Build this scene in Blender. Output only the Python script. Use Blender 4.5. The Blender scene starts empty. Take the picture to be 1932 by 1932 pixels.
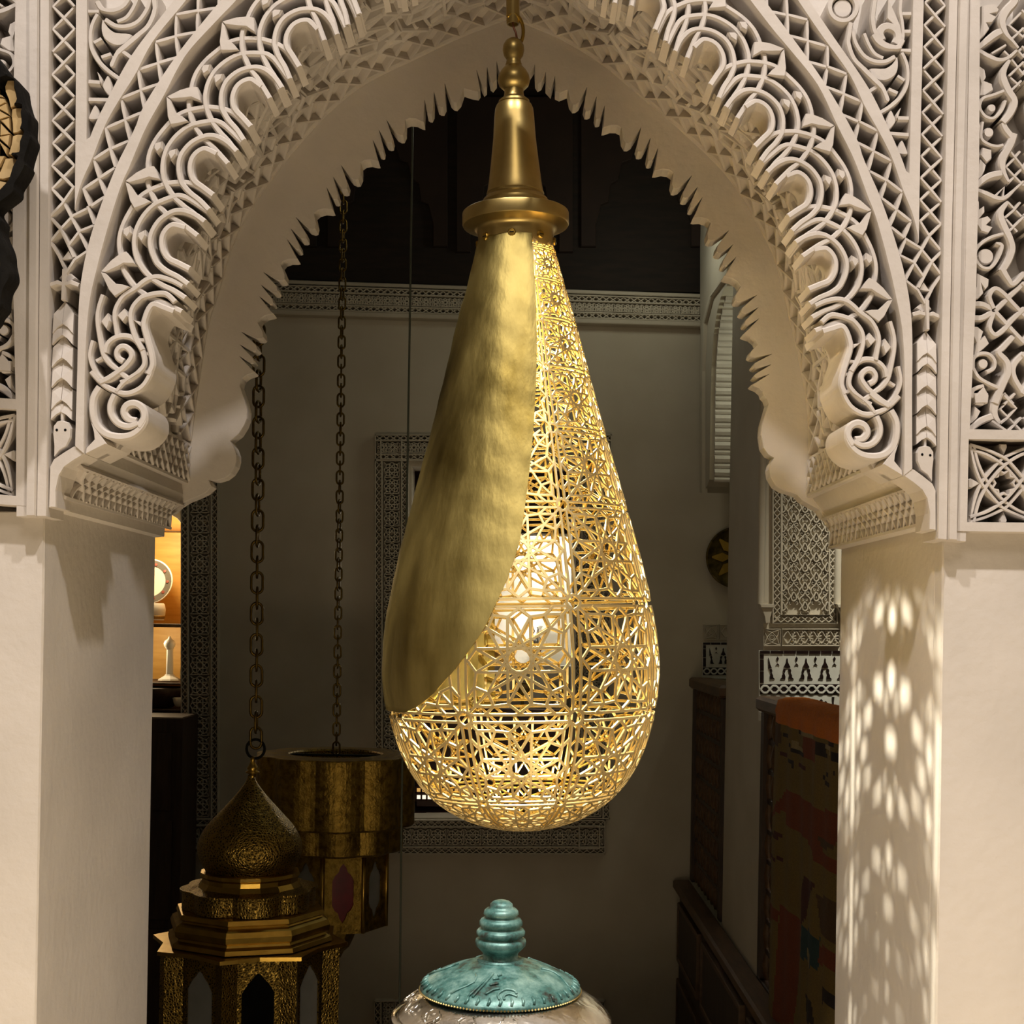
import bpy, math, random
from mathutils import Vector, Matrix, geometry
from math import sin, cos, tan, pi, radians, sqrt, atan2, hypot
random.seed(7)
SC = bpy.context.scene
COL = SC.collection

# ---------------------------------------------------------------- camera
FPX, CX, CY, ROLL, EYE = 2600.0, 970.0, 1186.0, radians(1.0), 1.6   # pixels of a 1932 frame, metres
cam = bpy.data.cameras.new('camera')
cam.sensor_fit = 'HORIZONTAL'; cam.sensor_width = 36.0
cam.lens = FPX / 1932 * 36
cam.shift_x = (966 - CX) / 1932
cam.shift_y = (CY - 966) / 1932
cam.clip_start = 0.05; cam.clip_end = 60
camo = bpy.data.objects.new('camera', cam); COL.objects.link(camo)
cr_, sr_ = cos(ROLL), sin(ROLL)
camo.matrix_world = Matrix(((cr_, -sr_, 0, 0), (0, 0, -1, 0), (sr_, cr_, 0, EYE), (0, 0, 0, 1)))
SC.camera = camo

# ---------------------------------------------------------------- world, exposure, room lights
w = bpy.data.worlds.new('world'); SC.world = w; w.use_nodes = True
w.node_tree.nodes['Background'].inputs[0].default_value = (1.0, 0.86, 0.68, 1)
w.node_tree.nodes['Background'].inputs[1].default_value = 0.02
SC.view_settings.view_transform = 'Standard'; SC.view_settings.look = 'None'
SC.view_settings.gamma = 1; SC.view_settings.use_curve_mapping = False
SC.view_settings.exposure = 0.0

def lamp(name, kind, loc, power, color, size=0.1, target=None, spot=None, blend=0.3):
    l = bpy.data.lights.new(name, kind); l.energy = power; l.color = color
    if kind == 'AREA': l.shape = 'DISK'; l.size = size
    else: l.shadow_soft_size = size
    if kind == 'SPOT': l.spot_size = radians(spot); l.spot_blend = blend
    o = bpy.data.objects.new(name, l); COL.objects.link(o); o.location = loc
    if target is not None:
        o.rotation_euler = (Vector(target) - Vector(loc)).to_track_quat('-Z', 'Y').to_euler()
    return o
WARM = (1.0, 0.80, 0.56)
# front room: ceiling downlights in a row before the arch wall
lamp('downlight', 'SPOT', (-0.95, 0.15, 5.0), 360, (1.0, 0.915, 0.865), 0.06, (-0.80, 1.85, 1.2), 80, 0.9)
lamp('downlight', 'SPOT', (0.95, 0.15, 5.0), 360, (1.0, 0.915, 0.865), 0.06, (0.90, 1.85, 1.2), 80, 0.9)
lamp('downlight', 'SPOT', (0.0, 0.6, 5.0), 170, (1.0, 0.88, 0.74), 0.05, (0.0, 1.7, 1.0), 30, 0.9)
lamp('upper_fill', 'AREA', (0.0, -1.6, 5.2), 55, (1.0, 0.86, 0.72), 1.6, (0.0, 0.6, 1.0))  # unseen soft fill added overhead for more frontal light on the wall
for _x in (-0.62, 0.62): lamp('low_fill', 'AREA', (0.7*_x, 0.9, 0.05), 19, (1.0, 0.78, 0.50), 0.5, (0.1*_x, 2.45, 2.15))  # added low fill without fixtures, brightens the soffit and cusped screen
# back room: weak ceiling lamps
lamp('room_lamp', 'POINT', (-0.35, 5.0, 3.5), 3.6, (1.0, 0.93, 0.74), 0.12)
lamp('room_lamp', 'SPOT', (1.7, 4.3, 4.0), 420, (1.0, 0.93, 0.74), 0.1, (1.95, 5.5, 1.75), 52, 0.9)
lamp('room_lamp', 'POINT', (0.6, 6.9, 3.6), 4.0, (0.95, 0.95, 0.75), 0.1)

# ---------------------------------------------------------------- helpers
def P(px, py, Y):
    """point of the photograph taken to the plane y = Y"""
    a, b = px - CX, py - CY
    u = a * cr_ + b * sr_; v = -a * sr_ + b * cr_
    return Vector((u * Y / FPX, Y, EYE - v * Y / FPX))
def PX(px, py, X):
    """point of the photograph taken to the plane x = X"""
    a, b = px - CX, py - CY
    u = a * cr_ + b * sr_; v = -a * sr_ + b * cr_
    Y = X * FPX / u
    return Vector((X, Y, EYE - v * Y / FPX))

def links(parent): return parent
def tag(o, label=None, cat=None, group=None, kind=None):
    if label: o['label'] = label
    if cat: o['category'] = cat
    if group: o['group'] = group
    if kind: o['kind'] = kind
    return o
def empty(name, loc, label=None, cat=None, group=None, kind=None):
    o = bpy.data.objects.new(name, None); COL.objects.link(o); o.location = loc
    o.empty_display_size = 0.05
    return tag(o, label, cat, group, kind)
def origin(o):
    v = Vector((0, 0, 0))
    while o is not None: v = v + o.location; o = o.parent
    return v

NJ = 0
class MB:
    def __init__(s): s.v = []; s.f = []; s.m = []
    def add(s, vs, fs, mi=0):
        n = len(s.v); s.v.extend([tuple(x) for x in vs])
        for f in fs: s.f.append([i + n for i in f]); s.m.append(mi)
    def build(s, name, mat, parent=None, smooth=False, loc=None, kind=None, label=None, auto=None):
        me = bpy.data.meshes.new(name)
        off = Vector((0, 0, 0))
        if parent is not None: off = origin(parent)
        base = Vector(loc) if loc is not None else off
        me.from_pydata([(x[0] - base.x, x[1] - base.y, x[2] - base.z) for x in s.v], [], s.f)
        for m in (mat if isinstance(mat, (list, tuple)) else [mat]): me.materials.append(m)
        if any(s.m): me.polygons.foreach_set('material_index', s.m)
        if smooth: me.polygons.foreach_set('use_smooth', [True] * len(me.polygons))
        me.update()
        if auto is not None: me.set_sharp_from_angle(angle=radians(auto))
        o = bpy.data.objects.new(name, me); COL.objects.link(o)
        if parent is not None: o.parent = parent; o.location = base - off
        else: o.location = base if loc is not None else (0, 0, 0)
        return tag(o, label, kind=kind)
    def box(s, lo, hi, mi=0):
        x0, y0, z0 = lo; x1, y1, z1 = hi
        s.add([(x0,y0,z0),(x1,y0,z0),(x1,y1,z0),(x0,y1,z0),(x0,y0,z1),(x1,y0,z1),(x1,y1,z1),(x0,y1,z1)],
              [(0,3,2,1),(4,5,6,7),(0,1,5,4),(1,2,6,5),(2,3,7,6),(3,0,4,7)], mi)
    def bevbox(s, lo, hi, b=0.004, mi=0):
        lo = Vector(lo); hi = Vector(hi); c = (lo + hi) / 2; h = (hi - lo) / 2
        b = min(b, min(h) * 0.6)
        ring = []
        for z, k in ((-h.z, b), (-h.z + b, 0), (h.z - b, 0), (h.z, b)):
            a, d = h.x - k, h.y - k
            ring.append([(c.x - a, c.y - d, c.z + z), (c.x + a, c.y - d, c.z + z), (c.x + a, c.y + d, c.z + z), (c.x - a, c.y + d, c.z + z)])
        vs = [p for r in ring for p in r]
        fs = [(3, 2, 1, 0), (12, 13, 14, 15)]
        for k in range(3):
            for i in range(4):
                j = (i + 1) % 4
                fs.append((k*4+i, k*4+j, k*4+4+j, k*4+4+i))
        s.add(vs, fs, mi)
    def lathe(s, prof, n=32, c=(0,0,0), M=None, mi=0, a0=0.0, a1=2*pi, rf=None, cap=False):
        """profile of (r, z); optional rf(angle, r, z) changes the radius"""
        full = abs(a1 - a0 - 2*pi) < 1e-6
        na = n if full else n + 1
        vs = []
        for r, z in prof:
            for i in range(na):
                a = a0 + (a1 - a0) * i / n
                rr = rf(a, r, z) if rf else r
                p = Vector((c[0] + rr * cos(a), c[1] + rr * sin(a), c[2] + z))
                vs.append(M(p) if M else p)
        fs = []
        for k in range(len(prof) - 1):
            for i in range(n):
                j = (i + 1) % na
                fs.append((k*na+i, k*na+j, (k+1)*na+j, (k+1)*na+i))
        if cap:
            fs.append(tuple(range(na))[::-1]); fs.append(tuple((len(prof)-1)*na + i for i in range(na)))
        s.add(vs, fs, mi)
    def tube(s, pts, r, n=8, closed=False, mi=0, caps=True):
        pts = [Vector(p) for p in pts]; m = len(pts)
        rs = r if isinstance(r, (list, tuple)) else [r] * m
        vs = []; up = None
        for i, p in enumerate(pts):
            if closed: t = pts[(i+1) % m] - pts[i-1]
            else: t = pts[min(i+1, m-1)] - pts[max(i-1, 0)]
            t.normalize()
            if up is None:
                up = Vector((0,0,1)) if abs(t.z) < 0.9 else Vector((1,0,0))
            up = (up - t * up.dot(t)); up.normalize(); sd = t.cross(up)
            for k in range(n):
                a = 2*pi*k/n; vs.append(p + up * (rs[i]*cos(a)) + sd * (rs[i]*sin(a)))
        fs = []
        for i in range(m if closed else m-1):
            j = (i+1) % m
            for k in range(n):
                l = (k+1) % n
                fs.append((i*n+k, i*n+l, j*n+l, j*n+k))
        if caps and not closed:
            fs.append(tuple(range(n))[::-1]); fs.append(tuple((m-1)*n+k for k in range(n)))
        s.add(vs, fs, mi)
    def stroke(s, pts, wd, h0, h1, M, bev=0.35, closed=False, mi=0, caps=True):
        """carved strap: pts in surface coordinates, wd its width, h0..h1 its height; M(u, v, h) -> world"""
        global NJ; NJ += 1; h1 = h1 + (h1-h0 if h1-h0 < .02 else .02)*.012*((NJ*7) % 11)
        pts = [(float(a), float(b)) for a, b in pts]; m = len(pts)
        ws = wd if isinstance(wd, (list, tuple)) else [wd] * m
        if len(ws) != m: ws = [ws[0] + (ws[-1] - ws[0]) * i / (m - 1) for i in range(m)]
        vs = []
        hb = h1 - min((h1 - h0) * 0.3, 0.004 if abs(h1 - h0) < 0.2 else 0.02)
        for i, (x, y) in enumerate(pts):
            if closed: a, b = pts[i-1], pts[(i+1) % m]
            else: a, b = pts[max(i-1, 0)], pts[min(i+1, m-1)]
            tx, ty = b[0]-a[0], b[1]-a[1]; L = hypot(tx, ty) or 1
            nx, ny = -ty/L, tx/L; q = ws[i]/2
            for d, h in ((-1.06, h0), (-1, hb), (-(1-bev), h1), (1-bev, h1), (1, hb), (1.06, h0)):
                vs.append(M(x + nx*d*q, y + ny*d*q, h))
        fs = []
        for i in range(m if closed else m-1):
            j = (i+1) % m
            for k in range(5): fs.append((i*6+k, i*6+k+1, j*6+k+1, j*6+k))
        if caps and not closed:
            fs.append((0,1,2,3,4,5)); fs.append(tuple((m-1)*6+k for k in (5,4,3,2,1,0)))
        s.add(vs, fs, mi)
    def prism(s, poly, h0, h1, M, inset=0.0, back=False, mi=0, top=True):
        """raised flat shape with chamfered rim; poly may be concave"""
        global NJ; NJ += 1; n = len(poly)
        if h1-h0 < .2 and inset: h1 = h1 + (h1-h0 if h1-h0 < .02 else .02)*.010*((NJ*5) % 9)
        ar = sum(poly[i][0]*poly[(i+1)%n][1] - poly[(i+1)%n][0]*poly[i][1] for i in range(n))
        sg = 1 if ar > 0 else -1
        ins = []
        for i in range(n):
            a, b, c = poly[i-1], poly[i], poly[(i+1) % n]
            d1 = Vector((b[0]-a[0], b[1]-a[1])); d2 = Vector((c[0]-b[0], c[1]-b[1]))
            if d1.length > 0: d1.normalize()
            if d2.length > 0: d2.normalize()
            nn = Vector((-(d1.y+d2.y), d1.x+d2.x)) * sg
            L = nn.length
            nn = nn / L if L > 1e-6 else Vector((0, 0))
            ins.append((b[0] + nn.x*inset, b[1] + nn.y*inset))
        rings = [[M(x, y, h0) for x, y in poly], [M(x, y, h1 - abs(inset and min((h1-h0)*0.35, 0.004))) for x, y in poly]]
        if inset: rings.append([M(x, y, h1) for x, y in ins])
        vs = [p for r in rings for p in r]; fs = []
        for k in range(len(rings)-1):
            for i in range(n):
                j = (i+1) % n; fs.append((k*n+i, k*n+j, (k+1)*n+j, (k+1)*n+i))
        q = (len(rings)-1)*n
        src = ins if inset else poly
        if top:
            for t in geometry.tessellate_polygon([[Vector((x, y, 0)) for x, y in src]]):
                fs.append(tuple(q + i for i in t))
        if back:
            for t in geometry.tessellate_polygon([[Vector((x, y, 0)) for x, y in poly]]):
                fs.append(tuple(t))
        s.add(vs, fs, mi)

def cr(pts, n=5, closed=False):
    """Catmull-Rom through the points"""
    m = len(pts); out = []
    for i in range(m if closed else m-1):
        g = lambda k: pts[k % m] if closed else pts[min(max(k, 0), m-1)]
        p0, p1, p2, p3 = g(i-1), g(i), g(i+1), g(i+2)
        for k in range(n):
            t = k/n
            out.append(tuple(0.5*(2*b + (c-a)*t + (2*a-5*b+4*c-d)*t*t + (3*b-a-3*c+d)*t**3) for a, b, c, d in zip(p0, p1, p2, p3)))
    if not closed: out.append(tuple(pts[-1]))
    return out
def resample(pts, n):
    L = [0]
    for a, b in zip(pts, pts[1:]): L.append(L[-1] + hypot(b[0]-a[0], b[1]-a[1]))
    out = []; k = 0
    for i in range(n):
        t = L[-1]*i/(n-1)
        while k < len(L)-2 and L[k+1] < t: k += 1
        f = (t-L[k])/((L[k+1]-L[k]) or 1)
        out.append((pts[k][0]+(pts[k+1][0]-pts[k][0])*f, pts[k][1]+(pts[k+1][1]-pts[k][1])*f))
    return out
def zc(x0, y0, s, pts): return [(x0 + a*s, y0 + b*s) for a, b in pts]

# ---------------------------------------------------------------- materials
def new_mat(name):
    m = bpy.data.materials.new(name); m.use_nodes = True
    nt = m.node_tree; return m, nt, nt.nodes['Principled BSDF']
def noise_mat(name, c1, c2, scale, rough=0.8, metal=0.0, bump=0.0, bscale=None, detail=6, stretch=None, r2=None, lo=0.35, hi=0.65):
    m, nt, b = new_mat(name)
    N, L = nt.nodes, nt.links
    tc = N.new('ShaderNodeTexCoord'); mp = N.new('ShaderNodeMapping')
    if stretch: mp.inputs['Scale'].default_value = stretch
    L.new(tc.outputs['Object'], mp.inputs[0])
    n1 = N.new('ShaderNodeTexNoise'); n1.inputs['Scale'].default_value = scale; n1.inputs['Detail'].default_value = detail
    L.new(mp.outputs[0], n1.inputs['Vector'])
    rp = N.new('ShaderNodeValToRGB'); rp.color_ramp.elements[0].position = lo; rp.color_ramp.elements[1].position = hi
    rp.color_ramp.elements[0].color = (*c1, 1); rp.color_ramp.elements[1].color = (*c2, 1)
    L.new(n1.outputs[0], rp.inputs[0]); L.new(rp.outputs[0], b.inputs['Base Color'])
    b.inputs['Roughness'].default_value = rough; b.inputs['Metallic'].default_value = metal
    if r2 is not None:
        mr = N.new('ShaderNodeMapRange'); mr.inputs[3].default_value = rough; mr.inputs[4].default_value = r2
        mr.inputs[1].default_value = lo; mr.inputs[2].default_value = hi
        L.new(n1.outputs[0], mr.inputs[0]); L.new(mr.outputs[0], b.inputs['Roughness'])
    if bump:
        n2 = N.new('ShaderNodeTexNoise'); n2.inputs['Scale'].default_value = bscale or scale*4; n2.inputs['Detail'].default_value = 5
        L.new(mp.outputs[0], n2.inputs['Vector'])
        bp = N.new('ShaderNodeBump'); bp.inputs['Strength'].default_value = bump; bp.inputs['Distance'].default_value = 0.004
        L.new(n2.outputs[0], bp.inputs['Height']); L.new(bp.outputs[0], b.inputs['Normal'])
    return m
PLASTER = noise_mat('carved_plaster', (0.52, 0.477, 0.43), (0.59, 0.545, 0.495), 9, 0.85, bump=0.25, bscale=70)
WALLP = noise_mat('smooth_plaster', (0.55, 0.51, 0.46), (0.61, 0.567, 0.515), 5, 0.8, bump=0.35, bscale=55)
BACKP = noise_mat('back_plaster', (0.50, 0.45, 0.36), (0.56, 0.51, 0.42), 3, 0.85, bump=0.15, bscale=40)
BRASS = noise_mat('brass', (0.38, 0.285, 0.105), (0.48, 0.37, 0.15), 14, 0.36, 1.0, bump=0.05, bscale=30, r2=0.40)
HAMMER = noise_mat('hand_beaten_brass', (0.125, 0.092, 0.022), (0.37, 0.30, 0.105), 7, 0.40, 1.0, bump=0.7, bscale=16, stretch=(1.6, 1.6, 0.5), r2=0.58, lo=0.30, hi=0.66)
FILI = noise_mat('cut_brass', (0.70, 0.55, 0.26), (0.78, 0.64, 0.33), 20, 0.45, 1.0)
OLDBRASS = noise_mat('aged_brass', (0.16, 0.10, 0.018), (0.36, 0.24, 0.05), 40, 0.38, 1.0, bump=0.8, bscale=120, r2=0.5)
OLDSMOOTH = noise_mat('aged_plain_brass', (0.33, 0.21, 0.04), (0.43, 0.285, 0.06), 20, 0.33, 1.0, bump=0.1, bscale=40)
DARKWOOD = noise_mat('dark_wood', (0.030, 0.014, 0.008), (0.055, 0.028, 0.015), 6, 0.55, bump=0.2, bscale=30, stretch=(6, 6, 0.8))
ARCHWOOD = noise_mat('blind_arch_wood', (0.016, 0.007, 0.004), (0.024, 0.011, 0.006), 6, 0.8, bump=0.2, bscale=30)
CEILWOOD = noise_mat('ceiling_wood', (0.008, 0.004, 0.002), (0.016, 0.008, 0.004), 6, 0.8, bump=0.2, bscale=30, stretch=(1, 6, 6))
BROWNWOOD = noise_mat('brown_wood', (0.075, 0.038, 0.016), (0.13, 0.07, 0.03), 5, 0.5, bump=0.2, bscale=30, stretch=(6, 1, 6))
AMBER = noise_mat('golden_wood', (0.55, 0.30, 0.06), (0.68, 0.40, 0.10), 4, 0.5, stretch=(1, 1, 7))
WHITEC = noise_mat('white_ceramic', (0.78, 0.76, 0.70), (0.84, 0.82, 0.77), 8, 0.35)
FLOORM = noise_mat('floor_stone', (0.30, 0.25, 0.19), (0.38, 0.32, 0.25), 4, 0.5, bump=0.1)
BLACKT = noise_mat('black_glaze', (0.012, 0.006, 0.006), (0.022, 0.010, 0.010), 20, 0.25)
WHITET = noise_mat('white_glaze', (0.60, 0.60, 0.55), (0.68, 0.68, 0.63), 20, 0.3)
DARKIRON = noise_mat('dark_lead', (0.004, 0.0035, 0.003), (0.010, 0.009, 0.007), 30, 0.85, bump=0.5, bscale=60)
SILVER = noise_mat('hammered_nickel', (0.70, 0.67, 0.60), (0.84, 0.81, 0.74), 12, 0.12, 1.0, bump=0.6, bscale=34, r2=0.26)
DARKIRON.node_tree.nodes['Principled BSDF'].inputs['Specular IOR Level'].default_value = 0.12
def patina():
    m, nt, b = new_mat('teal_patina'); N, L = nt.nodes, nt.links
    tc = N.new('ShaderNodeTexCoord')
    n1 = N.new('ShaderNodeTexNoise'); n1.inputs['Scale'].default_value = 30; n1.inputs['Detail'].default_value = 9; n1.inputs['Roughness'].default_value = 0.7
    L.new(tc.outputs['Object'], n1.inputs['Vector'])
    rp = N.new('ShaderNodeValToRGB'); e = rp.color_ramp.elements
    e[0].position = 0.36; e[0].color = (0.045, 0.045, 0.035, 1); e[1].position = 0.70; e[1].color = (0.34, 0.56, 0.51, 1)
    k = e.new(0.47); k.color = (0.075, 0.21, 0.19, 1)
    L.new(n1.outputs[0], rp.inputs[0]); L.new(rp.outputs[0], b.inputs['Base Color'])
    b.inputs['Roughness'].default_value = 0.35; b.inputs['Metallic'].default_value = 0.25
    bp = N.new('ShaderNodeBump'); bp.inputs['Strength'].default_value = 0.35; bp.inputs['Distance'].default_value = 0.003
    L.new(n1.outputs[0], bp.inputs['Height']); L.new(bp.outputs[0], b.inputs['Normal'])
    return m
PATINA = patina()
def glass(name, col, rough=0.15, tr=0.85):
    m, nt, b = new_mat(name)
    b.inputs['Base Color'].default_value = (*col, 1); b.inputs['Roughness'].default_value = rough
    b.inputs['Transmission Weight'].default_value = tr; b.inputs['IOR'].default_value = 1.3
    return m
AMBERGLASS = noise_mat('opal_amber_glass', (0.42, 0.29, 0.13), (0.55, 0.40, 0.20), 30, 0.25)
GREYGLASS = noise_mat('frosted_grey_glass', (0.16, 0.165, 0.16), (0.20, 0.205, 0.20), 12, 0.3)
GLASS_HOLE_BLACK = noise_mat('black_glass_hole_shade', (0.002, 0.002, 0.002), (0.004, 0.004, 0.004), 12, 0.9)  # black lantern panes, also the painted shade of drilled holes
GLASS_HOLE_BLACK.node_tree.nodes['Principled BSDF'].inputs['Specular IOR Level'].default_value = 0.05
REDGLASS = noise_mat('red_glass', (0.14, 0.002, 0.008), (0.22, 0.004, 0.012), 12, 0.2)
CLEAR = glass('clear_glass', (0.95, 1.0, 0.98), 0.02, 1.0)
def plain(name, c, rough=0.6, metal=0.0): return noise_mat(name, tuple(x*0.92 for x in c), c, 25, rough, metal)
def emit(name, c, s):
    m, nt, b = new_mat(name); b.inputs['Base Color'].default_value = (*c, 1)
    b.inputs['Emission Color'].default_value = (*c, 1); b.inputs['Emission Strength'].default_value = s; return m
BULB = emit('lit_bulb', (1.0, 0.85, 0.6), 60)
LITPANE = emit('backlit_pane', (1.0, 0.85, 0.62), 1.3)
LITAMBER = emit('backlit_amber_pane', (1.0, 0.55, 0.15), 0.6)
ORANGE = noise_mat('orange_wool', (0.55, 0.13, 0.015), (0.72, 0.20, 0.03), 60, 0.95, bump=0.6, bscale=200)
# ================================================================ THE ARCH WALL
YF, YB = 2.0, 2.65                 # front plane of the wall, plane of the cusped inner screen
K = YB / YF
def F(p): return (CX + (p[0]-CX)*K, CY + (p[1]-CY)*K)      # a point measured at YB -> same x, z on the front plane
def ML(u, v, h):
    p = P(u, v, YF); p.y -= h; return p
def aff(u, v): return (-0.94399*u - 0.024646*v + 1876.2, -0.087355*u + 0.960084*v + 89.32)
def MR(u, v, h):
    a = aff(u, v); return ML(a[0], a[1], h)
SIDES = (('left', ML), ('right', MR))

wall = empty('wall_front', P(970, 1186, YF), kind='structure')
# ---- section of the opening (front-plane coordinates), left foot -> apex -> right foot
CBL = [(343,913),(348,842),(361,739),(380,620),(398,560),(444,424),(546,277),(660,164),(781,100),(870,58),(963,22)]
CBR = [(963,22),(1060,62),(1140,110),(1200,160),(1272,220),(1300,245),(1385,330),(1455,446),(1477,499),(1504,613),(1526,712),(1536,790),(1538,869),(1533,940)]
CL = [F(p) for p in cr(CBL, 5)]; CRr = [F(p) for p in cr(CBR, 5)]
PROL = [(72,958),(95,956),(96,935),(102,912),(113,890),(135,868),(143,850),(150,822)]
PROR = [(1724,862),(1738,890),(1752,905),(1765,935),(1772,965),(1773,986),(1789,988)]
PROL[-1] = CL[0]; PROR[0] = CRr[-1]
outline = [(-3000, 3330), (-3000, -3300), (5200, -3300), (5200, 3330), (1756, 3330), (1789, 988)] + PROR[::-1][1:] + CRr[::-1][1:] + CL[::-1] + PROL[::-1][1:] + [(72, 958), (30, 3330)]
mb = MB(); mb.prism(outline, -0.652, -0.062, ML, back=True)
mb.build('wall_body', WALLP, wall)
for q in ([(-3000,962),(72,962),(71,1100),(30,3330),(-3000,3330)], [(1789,994),(5200,994),(5200,3330),(1756,3330),(1788,1100)]):
    mb = MB(); mb.prism(q, -0.075, -0.026, ML, inset=3); mb.build('pillar_face', WALLP, wall)

# ---- plain mouldings and framing bands
def band(mb, a, b, h0, h1, M, n=40, smooth=True):
    A = resample(cr(a, 6), n); B = resample(cr(b, 6), n)
    mb.prism(A + B[::-1], h0, h1, M, inset=1.2)
A_OUT = [(410,-110),(327,0),(249,101),(201,188),(176,240),(164,273)]
A_IN = [(436,-110),(353,0),(290,78),(257,140),(228,186),(200,236),(175,300),(155,345),(141,397)]
B_OUT = [(512,-110),(418,0),(335,103),(272,200),(256,240),(236,281),(220,314),(190,390),(165,470),(150,560),(146,700),(142,842)]
B_IN = [(545,-110),(450,0),(412,40),(352,107),(311,183),(279,240),(261,281),(245,320),(233,346),(218,390),(203,440),(187,500),(170,580),(163,690),(160,857)]
for nm, M in SIDES:
    mb = MB()
    mb.prism([(143,-130),(166,-130),(165.5,0),(165,150),(164,262)] + resample(cr(A_OUT[::-1], 6), 30)[1:] + resample(cr(A_IN, 6), 40) + [(141,300),(142,150)], -0.068, 0.0, M, inset=1.3)
    mb.build('arch_band', PLASTER, wall)
    mb = MB(); band(mb, B_OUT, B_IN, -0.068, 0.002, M, 60)
    # curved fillet that closes the frame below the leaf strip
    mb.prism([(92,958),(94,880),(101,866),(120,853),(138,842),(150,840),(160,856),(139,869),(122,881),(112,897),(106,925),(106,957),(97,957)], -0.068, 0.0, M, inset=1.3)
    mb.build('arch_band', PLASTER, wall)
    # pilaster strip beside the carved strip
    mb = MB()
    mb.prism([(38.5,-150),(59,-150),(59,400),(57,700),(54,975),(33,975),(35,700),(37,400)], -0.068, 0.004, M, inset=1.0)
    mb.prism([(59,-150),(78,-150),(77,400),(75,700),(72,975),(54,975),(57,700),(59,400)], -0.068, 0.012, M, inset=2.5)
    mb.prism([(78,-150),(97,-150),(96,300),(94,700),(91,975),(72,975),(75,700),(77,400)], -0.068, 0.007, M, inset=1.5)
    mb.build('pilaster', PLASTER, wall)

# ---- lozenge lattices
def lattice_between(mb, a, b, n, wd, h0, h1, M, ph=0):
    A = resample(a, n+1); B = resample(b, n+1)
    for i in range(n):
        p, q = (A, B) if (i+ph) % 2 == 0 else (B, A)
        for (x, y), (x2, y2) in ((p[i], q[i+1]),):
            d = random.uniform(-.8, .8)
            mb.stroke([(x+d, y), ((x+x2)/2, (y+y2)/2), (x2, y2+d)], [wd*.8, wd*1.1, wd*.8], h0, h1, M)
        mb.stroke([q[i], ((q[i][0]+p[i+1][0])/2, (q[i][1]+p[i+1][1])/2), p[i+1]], [wd*.8, wd*1.1, wd*.8], h0, h1-0.001, M)
zl = lambda pts: zc(0, 340, .1552, pts)
for nm, M in SIDES:
    mb = MB()
    lattice_between(mb, [(99,-118.5),(97.5,354.5)], [(140,-118.5),(139,354.5)], 11, 6.5, -0.068, -0.003, M, 0)
    for s in ([(590,60),(760,250),(950,620),(1060,850)], [(890,80),(750,280),(600,440)], [(600,440),(730,590),(830,800),(890,930)], [(1060,330),(880,420),(740,570),(600,740)],
              [(1060,310),(1140,530)], [(1140,540),(960,610),(830,780)], [(600,740),(700,900),(790,1100)], [(1050,860),(900,960),(800,1120)]):
        mb.stroke(zl(s), 6.5, -0.068, -0.003, M)
    o = mb.build('diamond_lattice', PLASTER, wall)
    mb = MB()
    nodes = [(502,-118),(458,-73),(414,-28),(372,19),(331,67),(297.5,117),(265,169),(235,224),(207,279),(186,335),(169,388)]
    for (xa, ya), (xb, yb) in zip(nodes, nodes[1:]):
        dx, dy = xb-xa, yb-ya; L = hypot(dx, dy); nx, ny = -dy/L, dx/L; hw = 25.5 if yb < 300 else 22
        for sg in (1, -1):
            m = ((xa+xb)/2 + nx*hw*sg, (ya+yb)/2 + ny*hw*sg)
            for e in ((xa, ya), (xb, yb)):
                mb.stroke([(e[0], e[1]), ((e[0]+m[0])/2, (e[1]+m[1])/2), m], [6.4, 8.6, 6.4], -0.068, -0.003, M)
    mb.build('diamond_lattice', PLASTER, wall)
    # bow and stem over the leaf strip
    mb = MB()
    mb.stroke(zl([(600,1270),(690,1240),(760,1260),(860,1240),(955,1275)]), [9,11,8,11,9], -0.068, -0.002, M)
    mb.stroke(zl([(780,1080),(770,1250),(760,1450)]), [11,9,8], -0.068, -0.001, M)
    mb.prism(zl([(730,960),(820,840),(890,950)]), -0.068, -0.006, M, inset=2)
    mb.prism(zl([(700,1180),(760,1100),(850,1120),(910,1180),(830,1230)]), -0.068, -0.006, M, inset=2)
    mb.build('bow_knot', PLASTER, wall)
    # leaf strip: overlapping pointed leaves
    tips = [563, 584, 627, 665, 707, 739]
    for i, y in enumerate(tips):
        sc = 1.0 if i < 5 else .8
        nxt = 44*sc
        def ML2(u, v, h, y=y, nxt=nxt): return M(u, v, h - 0.012*max(0, min(1, 1-(v-y)/nxt)))
        mb = MB(); cx = 117 - i*.6
        x0, x1 = cx-19, cx+20
        for a, b in ((x0, cx), (x1, cx)):
            poly = [(b, y+1), (b+(a-b)*.55, y+nxt*.36), (a, y+nxt*.62), (a, y+nxt*1.5), (b+(a-b)*.45, y+nxt*1.22), (b, y+nxt*1.08)]
            mb.prism(poly, -0.068, -0.002 - (0.0 if a == x0 else .0004), ML2, inset=.5)
        mb.build('leaf', PLASTER, wall)
    mb = MB()
    mb.stroke([(115,762),(115.5,796)], 7, -0.068, -0.006, M)
    pts = [(115,792),(106,794),(99,803),(98,818),(100,840),(101,863),(112,850),(125,842),(133,825),(134,808),(128,796)]
    mb.prism(pts, -0.068, -0.002, M, inset=2.0)
    o = mb.build('leaf', PLASTER, wall)
    mb = MB()
    for x in (106.5, 122.5): mb.prism([(x+2.6*cos(a*pi/4), 811+2.6*sin(a*pi/4)) for a in range(8)], -0.01, -0.0012, M)
    mb.build('hole_shade', GLASS_HOLE_BLACK, o)  # black discs put the shade of the drilled eyes into colour

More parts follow.
